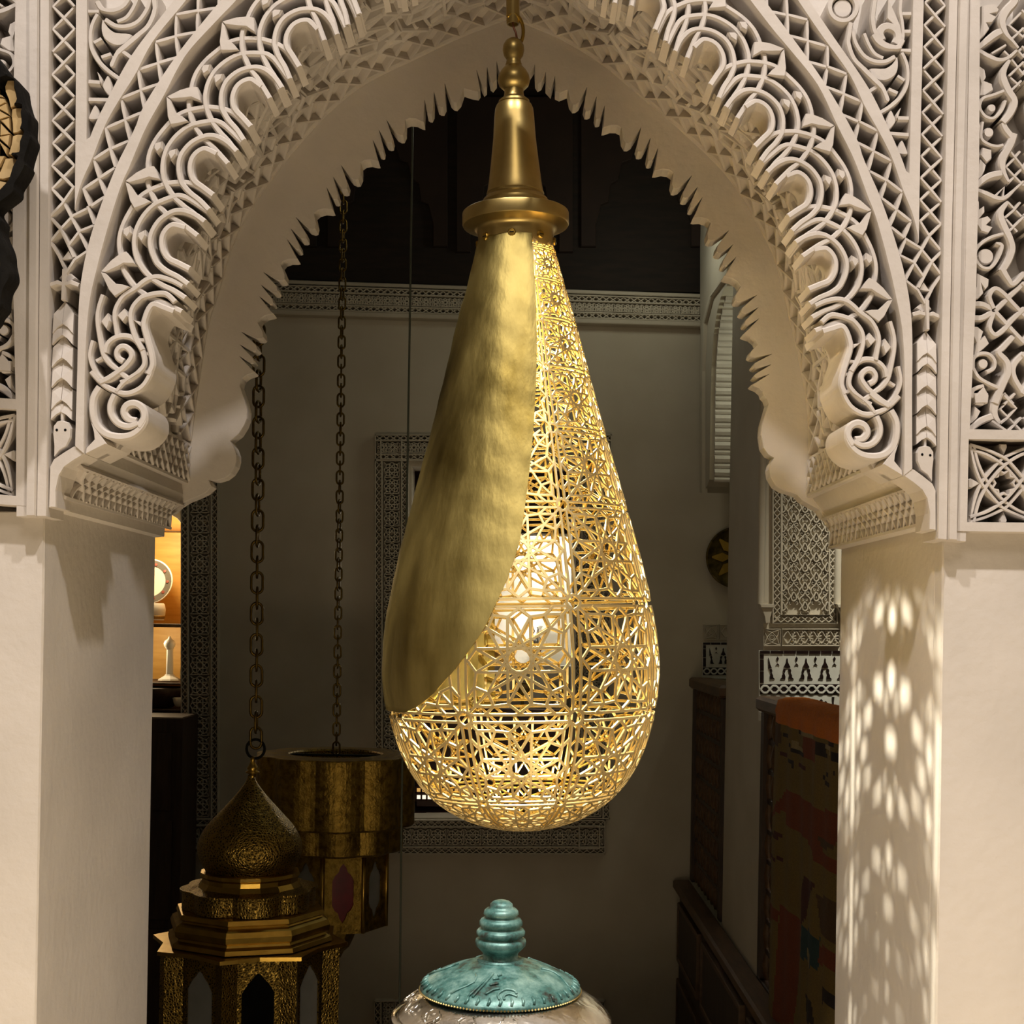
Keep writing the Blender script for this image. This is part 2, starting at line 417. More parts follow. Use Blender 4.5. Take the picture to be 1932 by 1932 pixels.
# ---- spandrel foliage
zs = lambda pts: zc(150, 0, .1553, pts)
for nm, M in SIDES:
    mb = MB()
    for pts, wd in (([(210,160),(150,280),(125,420),(140,580),(220,730),(340,850),(480,950)], 9), ([(880,-150),(900,0),(905,120),(830,300),(700,420),(560,540),(450,640),(375,800)], [11,11,12,12,13,13,11,3]),
                    ([(300,220),(420,290),(560,300),(700,240),(810,90),(850,-60)], 10), ([(450,250),(560,200),(640,90),(700,-40)], 9), ([(200,0),(260,90),(400,110),(520,60),(590,-30)], 10),
                    ([(100,130),(230,130)], 8), ([(100,980),(240,990)], 10), ([(100,1195),(340,1200)], 10), ([(170,510),(260,460)], 8), ([(500,600),(620,690)], 9), ([(370,640),(255,680)], 9)):
        mb.stroke(cr(zs(pts), 6), wd if not isinstance(wd, list) else wd[0], -0.068, -0.004, M) if not isinstance(wd, list) else \
            mb.stroke(cr(zs(pts), 6), [wd[min(int(i/6), len(wd)-1)] for i in range(len(pts)*6-5)], -0.068, -0.003, M)
    mb.build('spandrel_scroll', PLASTER, wall)
    for poly in ([(270,215),(250,330),(285,450),(400,530),(520,530),(620,440),(600,390),(430,375),(330,310)], [(340,905),(390,1050),(365,1165),(270,1050),(290,970)],
                 [(200,850),(270,960),(245,1010)], [(180,1262),(232,1380),(222,1440),(110,1442),(108,1390)]):
        mb = MB(); mb.prism(cr(zs(poly), 3, True), -0.068, -0.004, M, inset=1.5); mb.build('leaf', PLASTER, wall)
zr = lambda pts: zc(1560, 0, .13464, pts)
mb = MB()
mb.stroke(cr(zr([(235+190*cos(a), 90+190*sin(a)) for a in [x*pi/8 for x in range(16)]]), 3, True), 11, -0.068, -0.003, ML, closed=True)
mb.stroke(cr(zr([(690,-200),(680,0),(650,250),(690,450),(800,590),(950,650),(1050,640)]), 6), 11, -0.068, -0.003, ML)
mb.stroke(cr(zr([(1060,-100),(1040,120),(1070,300),(1080,500),(1040,640)]), 6), 8, -0.068, -0.004, ML)
mb.build('spandrel_scroll', PLASTER, wall)
mb = MB(); mb.prism(zr([(235+135*cos(a), 90+135*sin(a)) for a in [x*pi/8 for x in range(16)]]), -0.068, -0.006, ML, inset=2); mb.build('boss', PLASTER, wall)
mb = MB(); mb.stroke(cr(zr([(790,540),(760,450),(800,370),(890,345),(990,400),(1020,500),(980,590)]), 5), 17, -0.068, -0.005, ML); mb.build('boss', PLASTER, wall)
mb = MB(); mb.prism(zr([(870,-40),(960,120),(1050,330),(1060,440),(940,330),(850,240)]), -0.068, -0.005, ML, inset=2); mb.build('leaf', PLASTER, wall)
for c in ((1140,170),(1150,415),(1130,690)):
    mb = MB(); mb.stroke(zr([(c[0]-70,c[1]),(c[0]+70,c[1])]), 9, -0.068, -0.006, ML); mb.build('peg', PLASTER, wall)

# ---- lobed screen at the front of the arch
HL = {-1:(833,-110), 0:(700,-36), 1:(575,59), 2:(471,171), 3:(388,302), 4:(332,445)}
z7 = lambda p: (220 + p[0]*.12422, 240 + p[1]*.12422)
def unit(k):
    a = radians(10.7*(3-k)); c, s = cos(a), sin(a); hx, hy = HL[k]
    def T(p):
        x, y = z7(p); x -= 388; y -= 302
        return (hx + x*c - y*s, hy + x*s + y*c)
    return T
ARCS = [[(1500,385),(1400,335),(1310,310),(1200,370),(1125,480),(1105,640),(1160,790),(1300,900),(1450,1015)],
 [(1810,350),(1700,235),(1600,165),(1480,115),(1340,115),(1160,190),(1030,310),(950,450),(930,620),(965,800),(1010,880),(1110,990),(1250,1100),(1385,1240)],
 [(1300,1435),(1150,1290),(1000,1180),(830,1010),(740,860),(690,700),(690,500),(740,320),(850,150),(1000,10),(1154,-70),(1416,-120),(1526,-109),(1654,-34),(1890,190)],
 [(1205,1625),(950,1430),(780,1320),(700,1260),(570,1110),(490,950),(450,800),(455,650),(455,500),(490,330),(580,150),(720,-30),(887,-200),(1071,-287),(1304,-335),(1506,-327),(1653,-294),(1792,-222),(2000,-18)]]
LEAFU = [[(120,815),(300,670),(440,600),(555,575),(600,660),(650,785),(490,755),(400,785),(190,842)], [(120,815),(190,845),(260,960),(310,1030),(410,1060),(520,1120),(400,1180),(260,1228),(190,1110)]]
KNOB = [[(570,240),(690,200),(690,320),(610,390),(553,320)], [(790,345),(910,308),(908,410),(820,500),(763,400)]]
EDGE = [(1530,385),(1500,372),(1350,350),(1230,400),(1165,500),(1160,640),(1220,780),(1330,900),(1270,1000),(1200,1160),(1130,1320),(1050,1480)]
z5 = lambda pts: zc(180, 500, .11387, pts)
HS = -0.125
z6 = lambda pts: zc(80, 700, .16045, pts)
H0, H1 = -0.075, -0.004
inner = []
for k in (-1, 0, 1, 2, 3, 4): inner += [unit(k)(p) for p in EDGE]
SC_EDGE = z5([(960,640),(900,720),(835,850),(810,1000),(865,1200),(935,1450),(955,1650),(890,1800)]) + z6([(1150,175),(1010,240),(960,320),(1100,360),(1190,430),(1225,540),(1180,660),(1090,740),(950,790),(800,775),(740,852),(500,972)])
inner += SC_EDGE
ground = inner + [(150, 845), (139, 700)] + [(x-12, y) for x, y in resample(cr(B_OUT[::-1], 5), 50)[8:]]
for nm, M in SIDES:
    mb = MB(); mb.prism(ground, H0, -0.056, M, back=True); mb.build('lobed_screen', PLASTER, wall)
    mb = MB(); mb.prism(SC_EDGE + [(150, 845), (139, 700), (150, 600), (168, 545)], HS, -0.058, M, back=True); mb.build('scroll_block', PLASTER, wall)
    for k in (-1, 0, 1, 2, 3, 4):
        T = unit(k); mb = MB()
        for i, a in enumerate(ARCS):
            if k == 4 and False: continue
            pts = cr([T(p) for p in a], 5)
            mb.stroke(pts, 11.5 if i else 12.5, H0, H1 - 0.001*i, M, bev=.45)
        mb.build('cusp', PLASTER, wall)
        for q in LEAFU:
            mb = MB(); mb.prism([T(p) for p in q], H0, H1+0.002, M, inset=1.5); mb.build('leaf', PLASTER, wall)
        for q in KNOB:
            mb = MB(); mb.prism([T(p) for p in q], -0.04, H1+0.003, M, inset=3.2); mb.build('stud', PLASTER, wall)
    # foot of the screen: the two scrolls
    mb = MB()
    ring = [(145,1440),(180,1300),(290,1200),(440,1160),(600,1195),(720,1330),(785,1500),(790,1640),(700,1760),(560,1870),(400,1940)]
    for pts, wd in (([(110,480),(40,700),(20,900),(50,1150),(110,1450),(200,1600),(340,1720),(500,1860),(560,1900)], 11), ([(1430,330),(1250,235),(1040,180),(880,200),(760,270),(640,370),(450,490),(330,680),(300,830),(320,1000),(345,1170)], 11),
                    ([(1300,600),(1160,470),(1000,460),(800,505),(720,550),(610,680),(570,830),(590,1000),(650,1200),(760,1400)], 11), (ring, 11),
                    ([(450,1590),(360,1530),(340,1430),(400,1350),(490,1350),(570,1430),(580,1530),(480,1660),(360,1760),(200,1870),(60,1935)], 12),
                    ([(1280,760),(1100,690),(960,640),(880,700),(815,850),(790,1000),(840,1200),(910,1450),(930,1650),(860,1800)], 13),
                    ([(-60,1240),(-110,1500),(-20,1760),(120,1930)], 10)):
        mb.stroke(cr(z5(pts), 6), wd, HS if wd == 13 else H0, H1, M, bev=.45)
    for a, b in (((690,1220),(810,1220)),((790,1450),(900,1450)),((760,1710),(880,1810)),((-20,1570),(110,1500))):
        mb.stroke(z5([a, b]), 8, H0, H1-.006, M)
    mb.build('upper_scroll', PLASTER, wall)
    mb = MB()
    for pts, wd in (([(560,0),(700,150),(860,235),(1000,255),(1150,185),(1240,60),(1290,-90)], 11), ([(690,140),(850,60),(930,0)], 9), ([(860,235),(950,120),(1130,0)], 9), 
                    ([(660,180),(590,300),(575,450),(610,610),(710,720),(850,765),(1000,755),(1110,690),(1180,590),(1185,490)], 15), ([(840,270),(790,390),(800,510),(880,610),(1000,645),(1110,610)], 13),
                    ([(1090,585),(1000,560),(945,480),(980,400),(1070,375),(1160,430),(1185,540),(1120,650)], 15)):
        mb.stroke(cr(z6(pts), 6), wd, HS, H1, M, bev=.45)
    mb.prism(z6([(565,600),(592,720),(600,800),(505,900),(498,972),(742,852),(700,790),(640,700)]), H0, H1, M, inset=1.5)
    mb.build('lower_scroll', PLASTER, wall)
    mb = MB(); x, y = z6([(615,842)])[0]; mb.prism([(x+3.2*cos(a*pi/4), y+3.2*sin(a*pi/4)) for a in range(8)], -0.02, H1+.0008, M); mb.build('hole_shade', GLASS_HOLE_BLACK, wall)  # black disc painted as the shade inside a drilled hole
    for q in ([(200,785),(245,920),(185,1070),(78,930)], [(470,708),(530,840),(450,945),(345,830)], [(610,895),(740,930),(745,1015)]):
        mb = MB(); mb.prism(z5(q), -0.05, H1+.002, M, inset=2.4); mb.build('stud', PLASTER, wall)

# ---- carved soffit of the arch
def rosette(n=12, R=.77, R2=.90, frame=True):
    S = []; st = n//2 - 1
    V = [(R*cos((i+.5)*2*pi/n), R*sin((i+.5)*2*pi/n)) for i in range(n)]
    W = [(R2*cos(i*2*pi/n), R2*sin(i*2*pi/n)) for i in range(n)]
    for i in range(n):
        S.append((V[i], V[(i+st) % n])); S.append((W[i], V[i])); S.append((V[i], W[(i+1) % n]))
    if frame:
        f = .93
        for sx, sy in ((1,1),(1,-1),(-1,1),(-1,-1)):
            S += [((.54*sx,.54*sy),(f*sx,f*sy)), ((.78*sx,.45*sy),(f*sx,.62*sy)), ((.45*sx,.78*sy),(.62*sx,f*sy)), ((.78*sx,.45*sy),(.78*sx,.78*sy)), ((.45*sx,.78*sy),(.78*sx,.78*sy))]
        for s in (1, -1):
            S += [((-.86,f*s),(.86,f*s)), ((f*s,-.86),(f*s,.86)), ((-.86,f*s),(-1,.86*s)), ((.86,f*s),(1,.86*s)), ((f*s,-.86),(.86*s,-1)), ((f*s,.86),(.86*s,1)),
                  ]
    return S
def surf_along(cv):
    """surface swept in depth along a front-plane curve: (s, y, h) -> world"""
    pts = [P(a, b, YF) for a, b in cv]; L = [0.0]
    for a, b in zip(pts, pts[1:]): L.append(L[-1] + (b-a).length)
    def M(s, y, h):
        s = max(0, min(L[-1], s)); lo, hi = 0, len(L)-2
        while lo < hi:
            m = (lo+hi+1)//2
            if L[m] <= s: lo = m
            else: hi = m-1
        d = pts[lo+1]-pts[lo]; f = (s-L[lo])/(L[lo+1]-L[lo] or 1)
        t = d.normalized(); n = Vector((t.z, 0, -t.x))
        q = pts[lo] + d*f + n*h; q.y = y; return q
    return M, L[-1]
full = CL + CRr[1:]
MS, LS = surf_along(resample(full, 160))
Y0, Y1 = 2.095, 2.535
n_s = int(round((LS-.2)/.215)); ds = (LS-.2)/n_s
mb = MB(); seg8 = rosette(12, .80, 1.0, False) + [((.707*a,.707*b),(a,b)) for a in (1,-1) for b in (1,-1)] + [((a,.55*b),(.55*a,b)) for a in (1,-1) for b in (1,-1)]
for i in range(n_s):
    for j in range(2):
        cs, cy, hy = .1 + (i+.5)*ds, Y0 + (j+.5)*(Y1-Y0)/2, (Y1-Y0)/4
        for (a, b), (c, d) in seg8:
            q = [(cs + (a+(c-a)*t)*ds/2, cy + (b+(d-b)*t)*hy) for t in (0, .5, 1)]
            mb.stroke(q, .0085, -0.002, .020 + random.uniform(-.002, .002), MS)
mb.build('soffit_strapwork', PLASTER, wall, kind='stuff')
mb = MB()
for y in (Y1+.012, YB-.006):
    mb.stroke([(.085+(LS-.17)*t/100, y) for t in range(101)], .013, -.002, .012, MS)
nn = int((LS-.17)/.052)
for i in range(nn):
    a, b = .085 + i*(LS-.17)/nn, .085 + (i+1)*(LS-.17)/nn
    mb.stroke([(a, Y1+.018), (b, YB-.012)], .0065, -.002, .014, MS); mb.stroke([(a, YB-.012), (b, Y1+.018)], .0065, -.002, .014, MS)
mb.build('soffit_border', PLASTER, wall, kind='stuff')
mb = MB()
for s0, s1 in ((.008, .072), (LS-.072, LS-.008)):
    for i in range(14):
        a, b = 2.12 + i*.53/14, 2.12 + (i+2)*.53/14
        m = (s0+s1)/2
        for y0, y1 in ((a, b), (b, a)):
            mb.stroke(cr([(s0, y0), (m, (y0+y1)/2), (s1, y1)], 3), .0062, -.002, .014, MS)
    for s in (s0-.004, s1+.004): mb.stroke([(s, 2.1), (s, 2.65)], .008, -.002, .011, MS)
mb.build('soffit_net', PLASTER, wall, kind='stuff')
# scale pattern on the hollow of the two corbels
for cv, fl in ((PROL[2:6], 0), (PROR[2:6][::-1], 1)):
    c2 = cr(cv, 5)
    if fl: c2 = c2[::-1]
    MC, LC = surf_along(c2)
    mb = MB(); ns = 17
    for i in range(ns):
        a, b = 2.06 + i*.57/ns, 2.06 + (i+1.6)*.57/ns
        for y0, y1 in ((a, b), (b, a)):
            mb.stroke(cr([(.004, y0), (LC*.33, y0*.8+y1*.2), (LC*.66, y0*.2+y1*.8), (LC-.004, y1)], 3), .006, -.002, .011, MC)
        mb.stroke([(LC-.001 if not fl else .001, a+.006), (LC*.86 if not fl else LC*.14, a+.006)], .007, -.002, .010, MC)
    for s in (.002, LC-.002): mb.stroke([(s, 2.035), (s, 2.66)], .008, -.002, .010, MC)
    mb.build('corbel_scales', PLASTER, wall, kind='stuff')

# ---- plain cusped screen at the back of the arch
U = [(0,0),(.05,6),(.12,14),(.2,17.5),(.235,14),(.255,6.6),(.217,-25),(.345,8),(.41,13.5),(.445,11),(.468,6),(.42,-21),(.56,9),(.614,14),(.642,12),(.66,8),(.60,-16),(.735,12),(.77,20),(.80,17),(.853,7.5),(.93,1)]
SL = [(875,167),(765,227),(681,308),(593,403),(530,499),(487,609),(454,722)]
SR = [(1071,170),(1172,241),(1270,326),(1340,420),(1397,540),(1429,650),(1440,746)]
def cusps(S, sg):
    out = []
    for a, b in zip(S, S[1:]):
        dx, dy = b[0]-a[0], b[1]-a[1]; p = hypot(dx, dy); dx /= p; dy /= p
        ox, oy = (-dy*sg, dx*sg)
        for f, o in U: out.append((a[0]+dx*f*p+ox*o, a[1]+dy*f*p+oy*o))
    return out
apex = [(890,172),(902,174),(906,168),(899,132),(909,160),(913,167),(918,163),(919,127),(925,155),(930,159),(937,150),(937,116),(943,142),(948,146),(955,125),(965,108),(975,120),(985,130),(992,142),(998,139),(1009,122),(1010,150),(1015,158),(1022,154),(1030,136),(1030,160),(1040,171),(1047,144),(1048,172),(1056,176)]
footl = [(454,722),(453,728),(458,742),(463,756),(467,774),(466,790),(461,803),(451,819),(435,832),(442,844),(447,858),(447,868),(444,880),(436,893),(424,902),(408,907),(394,906),(400,918),(387,930),(372,937),(352,945),(336,955),(322,968)]
footr = [(1440,746),(1446,752),(1449,762),(1444,780),(1438,800),(1436,820),(1440,845),(1449,858),(1460,864),(1454,874),(1451,886),(1453,900),(1463,917),(1478,926),(1492,930),(1504,934),(1515,946),(1528,953),(1545,962),(1556,978)]
cl = cusps(SL, -1); crt = cusps(SR, 1)
plate = footl[::-1] + cl[::-1] + apex + crt + footr
plate += [(1570,975)] + [(x+10, y-4) for x, y in CBR[::-1]] + [(x-10, y-4) for x, y in CBL[::-1][1:]] + [(305,965)]
MBk = lambda u, v, h: P(u, v, YB) + Vector((0, -h, 0))
mb = MB(); mb.prism(plate, -0.042, 0.0, MBk, inset=1.0, back=True)
mb.build('cusped_screen', WALLP, wall)

# ---- framed arabesque panels at the two outer edges (traced on the right, turned over for the left)
Ai = Matrix(((-0.94399, -0.024646), (-0.087355, 0.960084))).inverted()
def inv(u, v):
    p = Ai @ Vector((u - 1876.2, v - 89.32)); return (p.x, p.y)
def MLx(u, v, h): a = inv(u, v); return ML(a[0], a[1], h)
za = lambda p: zc(1780, 0, .13464, p)
zb = lambda p: zc(1780, 250, .13464, p)
zz = lambda p: zc(1780, 500, .13464, p)
zd = lambda p: zc(1760, 740, .1449, p)
RIB = [(za([(1010,-150),(1010,0),(900,130),(840,260),(850,360),(900,470),(980,560),(1060,660)]), [17,17,18,17,15,11,7,6]), (za([(1050,680),(940,780),(800,820),(640,760),(490,670)]), [6,8,10,11,9]), (za([(490,670),(640,540),(760,450),(870,400)]), [9,14,16,14]),
 (za([(940,830),(860,980),(860,1100),(930,1260),(1010,1400),(960,1560),(850,1700)]), [7,13,17,17,16,16,14]), (za([(860,1260),(700,1320),(560,1370),(520,1500),(600,1620),(720,1640),(830,1530),(880,1400)]), [7]*8),
 (za([(850,1700),(900,1800),(1010,1932)]), [12,14,14]), (zb([(1010,0),(960,150),(860,330),(840,450),(870,560),(930,680)]), [16,16,17,15,10,6]), (zb([(560,-160),(540,60),(640,150),(760,180),(850,160)]), [7]*5),
 (zb([(460,770),(560,660),(680,590),(830,560)]), [8,13,14,13]), (zb([(1000,800),(880,900),(760,900),(620,840),(470,780)]), [6,9,11,11,8]), (zb([(920,960),(830,1080),(820,1180),(880,1330),(950,1480),(980,1620),(930,1780),(840,1932)]), [7,13,16,16,15,15,15,14]),
 (zb([(850,1410),(700,1450),(560,1530),(470,1640),(470,1780),(560,1880),(680,1880),(780,1750),(830,1580),(750,1540)]), [7]*8+[10,5]), (zz([(390,540),(570,540),(700,610)]), [13,12,11]), (zz([(390,730),(560,730),(700,650)]), [13,12,11]),
 (zz([(720,600),(660,430),(740,320),(850,380),(980,520),(1150,700)]), [10]*6), (zz([(720,660),(660,860),(740,970),(860,900),(980,760),(1150,600)]), [10]*6), (zz([(740,640),(980,400),(1150,240)]), [10]*3), (zz([(740,640),(980,900),(1150,1080)]), [10]*3),
 (zz([(840,40),(920,180),(1000,260),(1150,100)]), [14,12,10,10]), (zz([(990,1000),(850,1150),(790,1220),(900,1350),(920,1500),(860,1640),(790,1800),(740,1932)]), [11,12,12,14,15,15,15,15]), (zz([(1150,1230),(1010,1390),(1010,1560),(1150,1800)]), [12]*4),
 (zz([(430,1430),(440,1300),(530,1235),(650,1240),(730,1330),(720,1440),(620,1490)]), [8]*7), (zz([(420,1420),(500,1560),(640,1650),(800,1720)]), [8]*4), (zz([(415,1850),(440,1740),(580,1680)]), [8]*3),
 (zd([(900,0),(830,150),(820,280),(890,400)]), [17,17,15,8]), (zd([(490,490),(640,370),(790,310)]), [9,14,14]), (zd([(780,370),(1000,520)]), [6,6])]
LAT = [za([(930,330),(1150,110)]), za([(940,320),(1150,490)]), za([(980,520),(1150,360)]), za([(960,560),(1150,780)]), za([(940,830),(1150,620)]), za([(980,800),(1150,1020)]), za([(940,1040),(1150,840)]), za([(960,1050),(1100,1170)]), za([(980,1240),(1120,1100)]),
 zb([(890,470),(1010,350),(1100,240)]), zb([(950,230),(1150,480)]), zb([(940,680),(1150,460)]), zb([(890,450),(1150,720)]), zb([(1000,800),(1150,660)]), zb([(880,1180),(1010,1070),(1100,960)]), zb([(930,950),(1120,1150)]), zb([(890,1180),(1060,1370)]), zb([(930,1380),(1150,1160)]), zb([(860,920),(880,740),(760,860)]),
 zz([(880,1780),(1010,1932)]), zz([(1030,1790),(880,1940)]), zd([(950,30),(1110,200),(990,330),(900,400)]), zd([(1080,40),(905,210),(1180,490)]), zd([(990,515),(1180,320)]), za([(700,720),(900,600)]), za([(870,690),(940,760)])]
LEAVES = [za([(545,60),(720,25),(800,110),(780,150),(670,172),(765,215),(700,300),(620,300),(665,380),(600,470),(505,560),(540,300)]), za([(480,880),(600,950),(622,1060),(590,1110),(700,1150),(722,1240),(600,1320),(520,1320),(540,1150)]),
 za([(480,1650),(560,1780),(570,1932),(500,1932)]), zb([(450,690),(530,350),(620,440),(600,520),(560,600)]), zb([(560,190),(690,225),(695,350),(620,410),(525,300)]), zb([(445,890),(522,950),(520,1060),(590,1010),(600,1100),(520,1190),(640,1150),(692,1210),(620,1280),(712,1310),(650,1400),(540,1370),(470,1250)]),
 zz([(480,100),(655,185),(650,280),(600,340),(540,240),(580,385),(500,470),(400,480),(470,290)]), zz([(385,840),(500,850),(582,920),(535,1040),(600,975),(662,1090),(590,1160),(510,1230),(435,1310),(470,1080)]), zz([(580,1690),(655,1820),(640,1930),(450,1930),(470,1820)]),
 zd([(540,0),(740,0),(742,90),(680,160),(565,155)]), zd([(560,170),(645,240),(600,330),(545,385),(465,425),(530,290)])]
DISCS = [(za, (700,1490), 62), (za, (660,1830), 75), (zb, (615,1720), 115), (zz, (580,1370), 75)]
HP = -0.068
SQ = (945, 1180, 465, 515)
sq = lambda pts: zd([(SQ[0]+a*SQ[2], SQ[1]+b*SQ[3]) for a, b in pts])
ARC1 = [(-.97,-.98),(-.83,-.45),(-.65,-.03),(-.45,.22),(-.13,.55),(.05,.67),(.5,.85),(.97,.98)]
ARC2 = [(-.86,-.98),(-.72,-.5),(-.52,-.12),(-.35,.1),(-.1,.36),(.12,.53),(.5,.73),(.97,.86)]
for M in (MLx, ML):
    mb = MB()
    # frame of the panel
    mb.prism([(1829,-150),(1848,-150),(1846,300),(1840,560),(1828,810),(2090,815),(2090,833),(1826,830),(1823,985),(2090,988),(2090,1007),(1803,1003),(1809,800),(1818,500)], -0.068, 0.006, M, inset=1.2)
    mb.build('panel_frame', PLASTER, wall)
    mb = MB()
    for r, ws in RIB:
        n = 5; q = cr(r, n); ww = [ws[min(i//n, len(ws)-1)]*(1-(i % n)/n) + ws[min(i//n+1, len(ws)-1)]*((i % n)/n) for i in range(len(q))]
        mb.stroke(q, ww, HP, -0.004, M)
        # other half of the panel, mostly beyond the frame
        mb.stroke([(2*1932+2-x, y) for x, y in q], ww, HP, -0.004, M)
    mb.build('arabesque', PLASTER, wall)
    mb = MB()
    for r in LAT:
        mb.stroke(r, 5.2, HP, -0.008, M); mb.stroke([(2*1932+2-x, y) for x, y in r], 5.2, HP, -0.008, M)
    mb.build('fine_lattice', PLASTER, wall)
    for q in LEAVES:
        mb = MB(); mb.prism(q, HP, -0.005, M, inset=1.6); mb.build('leaf', PLASTER, wall)
    for z, c, r in DISCS:
        mb = MB(); mb.prism(z([(c[0]+r*cos(a*pi/7), c[1]+r*sin(a*pi/7)) for a in range(14)]), HP, -0.007, M, inset=1.8); mb.build('boss', PLASTER, wall)
    mb = MB()
    for fx, fy in ((1,1),(-1,1),(1,-1),(-1,-1)):
        for A in (ARC1, ARC2): mb.stroke(cr(sq([(a*fx, b*fy) for a, b in A]), 5), 6.5, HP, -0.004 - .001*(fx > 0), M)
    st = [((.36 if i % 2 else .25)*cos(i*pi/8), (.36 if i % 2 else .25)*sin(i*pi/8)) for i in range(16)]
    mb.stroke(sq(st), 6, HP, -0.006, M, closed=True)
    mb.build('star_interlace', PLASTER, wall)
    for c, d in (((0,-1),(0,.3)),((0,1),(0,-.3)),((-1,0),(.35,0)),((1,0),(-.35,0))):
        nx, ny = -d[1]*.38, d[0]*.38
        q = [(c[0]+d[0]*t+nx*s, c[1]+d[1]*t+ny*s) for t, s in ((0,-.8),(.25,-1),(1,0),(.25,1),(0,.8))]
        mb = MB(); mb.prism(sq(q), HP, -0.008, M, inset=2.0); mb.build('bud', PLASTER, wall)
# ================================================================ ROOM SHELL
def shell(name, boxes, mat):
    mb = MB()
    for lo, hi in boxes: mb.box(lo, hi)
    return mb.build(name, mat, kind='structure')
ROOMW = 3.0
shell('floor', [((-ROOMW, -4, -0.1), (ROOMW, 2.8, 0.0))], FLOORM)
shell('floor', [((-ROOMW, 2.8, -1.0), (ROOMW, 9.0, -0.9))], FLOORM)
shell('ceiling', [((-ROOMW, -4, 5.4), (ROOMW, 2.0, 5.5))], WALLP)
shell('wall_rear', [((-ROOMW, -4.1, 0), (ROOMW, -4, 5.4))], WALLP)
shell('wall_left', [((-ROOMW-.1, -4, -1), (-ROOMW, 9, 5.5))], BACKP)
shell('wall_right', [((ROOMW, -4, -1), (ROOMW+.1, 9, 5.5))], BACKP)
YW = 7.65                              # far wall
MW = lambda u, v, h: P(u, v, YW) + Vector((0, -h, 0))
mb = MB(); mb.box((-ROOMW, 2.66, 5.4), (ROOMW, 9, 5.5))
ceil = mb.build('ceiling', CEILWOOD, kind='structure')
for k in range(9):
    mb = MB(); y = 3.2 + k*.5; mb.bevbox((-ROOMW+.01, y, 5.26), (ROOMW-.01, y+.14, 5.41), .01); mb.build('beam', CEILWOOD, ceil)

back = empty('wall_back', P(970, 1186, YW), kind='structure')
mb = MB()
for x0, x1, y0, y1 in ((-200,150,535,2300), (150,343,535,940), (150,343,1537,2300), (343,777,535,2300), (777,1080,535,880), (777,1080,1543,2300), (1080,2100,560,2300)):
    mb.prism([(x0,y0),(x1,y0),(x1,y1),(x0,y1)], -0.22, 0.0, MW, back=True)
mb.build('plaster_face', BACKP, back)
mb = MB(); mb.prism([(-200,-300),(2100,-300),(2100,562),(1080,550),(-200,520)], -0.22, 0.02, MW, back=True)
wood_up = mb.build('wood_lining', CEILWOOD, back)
# blind arches in the dark lining
for x0, x1, y0, y1 in ((862,1080,190,480), (1095,1330,190,470), (620,845,190,470), (380,600,190,470)):
    mb = MB()
    xm, wd = (x0+x1)/2, x1-x0
    arch = [(x0+.12*wd, y1)]
    prof = [(.12,.85),(.16,.72),(.22,.70),(.24,.58),(.30,.55),(.33,.44),(.40,.42),(.44,.32),(.5,.25)]
    lft = [(x0+a*wd, y0+b*(y1-y0)) for a, b in prof]; rgt = [(x1-a*wd, y0+b*(y1-y0)) for a, b in prof[::-1][1:]]
    poly = [(x0,y1),(x0,y0),(x1,y0),(x1,y1),(x1-.12*wd,y1)] + [(x1-a*wd, y0+b*(y1-y0)) for a, b in prof] + lft[::-1][1:] + [(x0+.12*wd, y1)]
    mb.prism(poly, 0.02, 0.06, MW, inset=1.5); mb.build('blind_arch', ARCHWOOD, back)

def trellis_strip(mb, x0, y0, x1, y1, pitch, wd, h, M, vertical=True):
    L = (y1-y0) if vertical else (x1-x0); n = max(1, int(round(abs(L)/pitch)))
    for i in range(n):
        a, b = i/n, (i+1)/n
        if vertical: q = [[(x0, y0+(y1-y0)*a), (x1, y0+(y1-y0)*b)], [(x1, y0+(y1-y0)*a), (x0, y0+(y1-y0)*b)]]
        else: q = [[(x0+(x1-x0)*a, y0), (x0+(x1-x0)*b, y1)], [(x0+(x1-x0)*a, y1), (x0+(x1-x0)*b, y0)]]
        for s in q: mb.stroke(s, wd, -0.02, h, M)
def star_fill(mb, x0, y0, x1, y1, wd, h, M, seg=None):
    W, H = x1-x0, y1-y0; c = min(W, H); nx, ny = max(1, round(W/c)), max(1, round(H/c)); seg = seg or rosette(8, .8, .95)
    for i in range(nx):
        for j in range(ny):
            cx, cy = x0+(i+.5)*W/nx, y0+(j+.5)*H/ny
            for (a, b), (d, e) in seg: mb.stroke([(cx+a*W/nx/2, cy+b*H/ny/2), (cx+d*W/nx/2, cy+e*H/ny/2)], wd, -0.02, h, M)
SEG_S = [s for s in rosette(8, .8, .95, False)] + [((-.93,.93),(.93,.93)), ((.93,.93),(.93,-.93)), ((.55,.55),(.93,.93)), ((-.55,-.55),(-.93,-.93)), ((.55,-.55),(.93,-.93)), ((-.55,.55),(-.93,.93))]
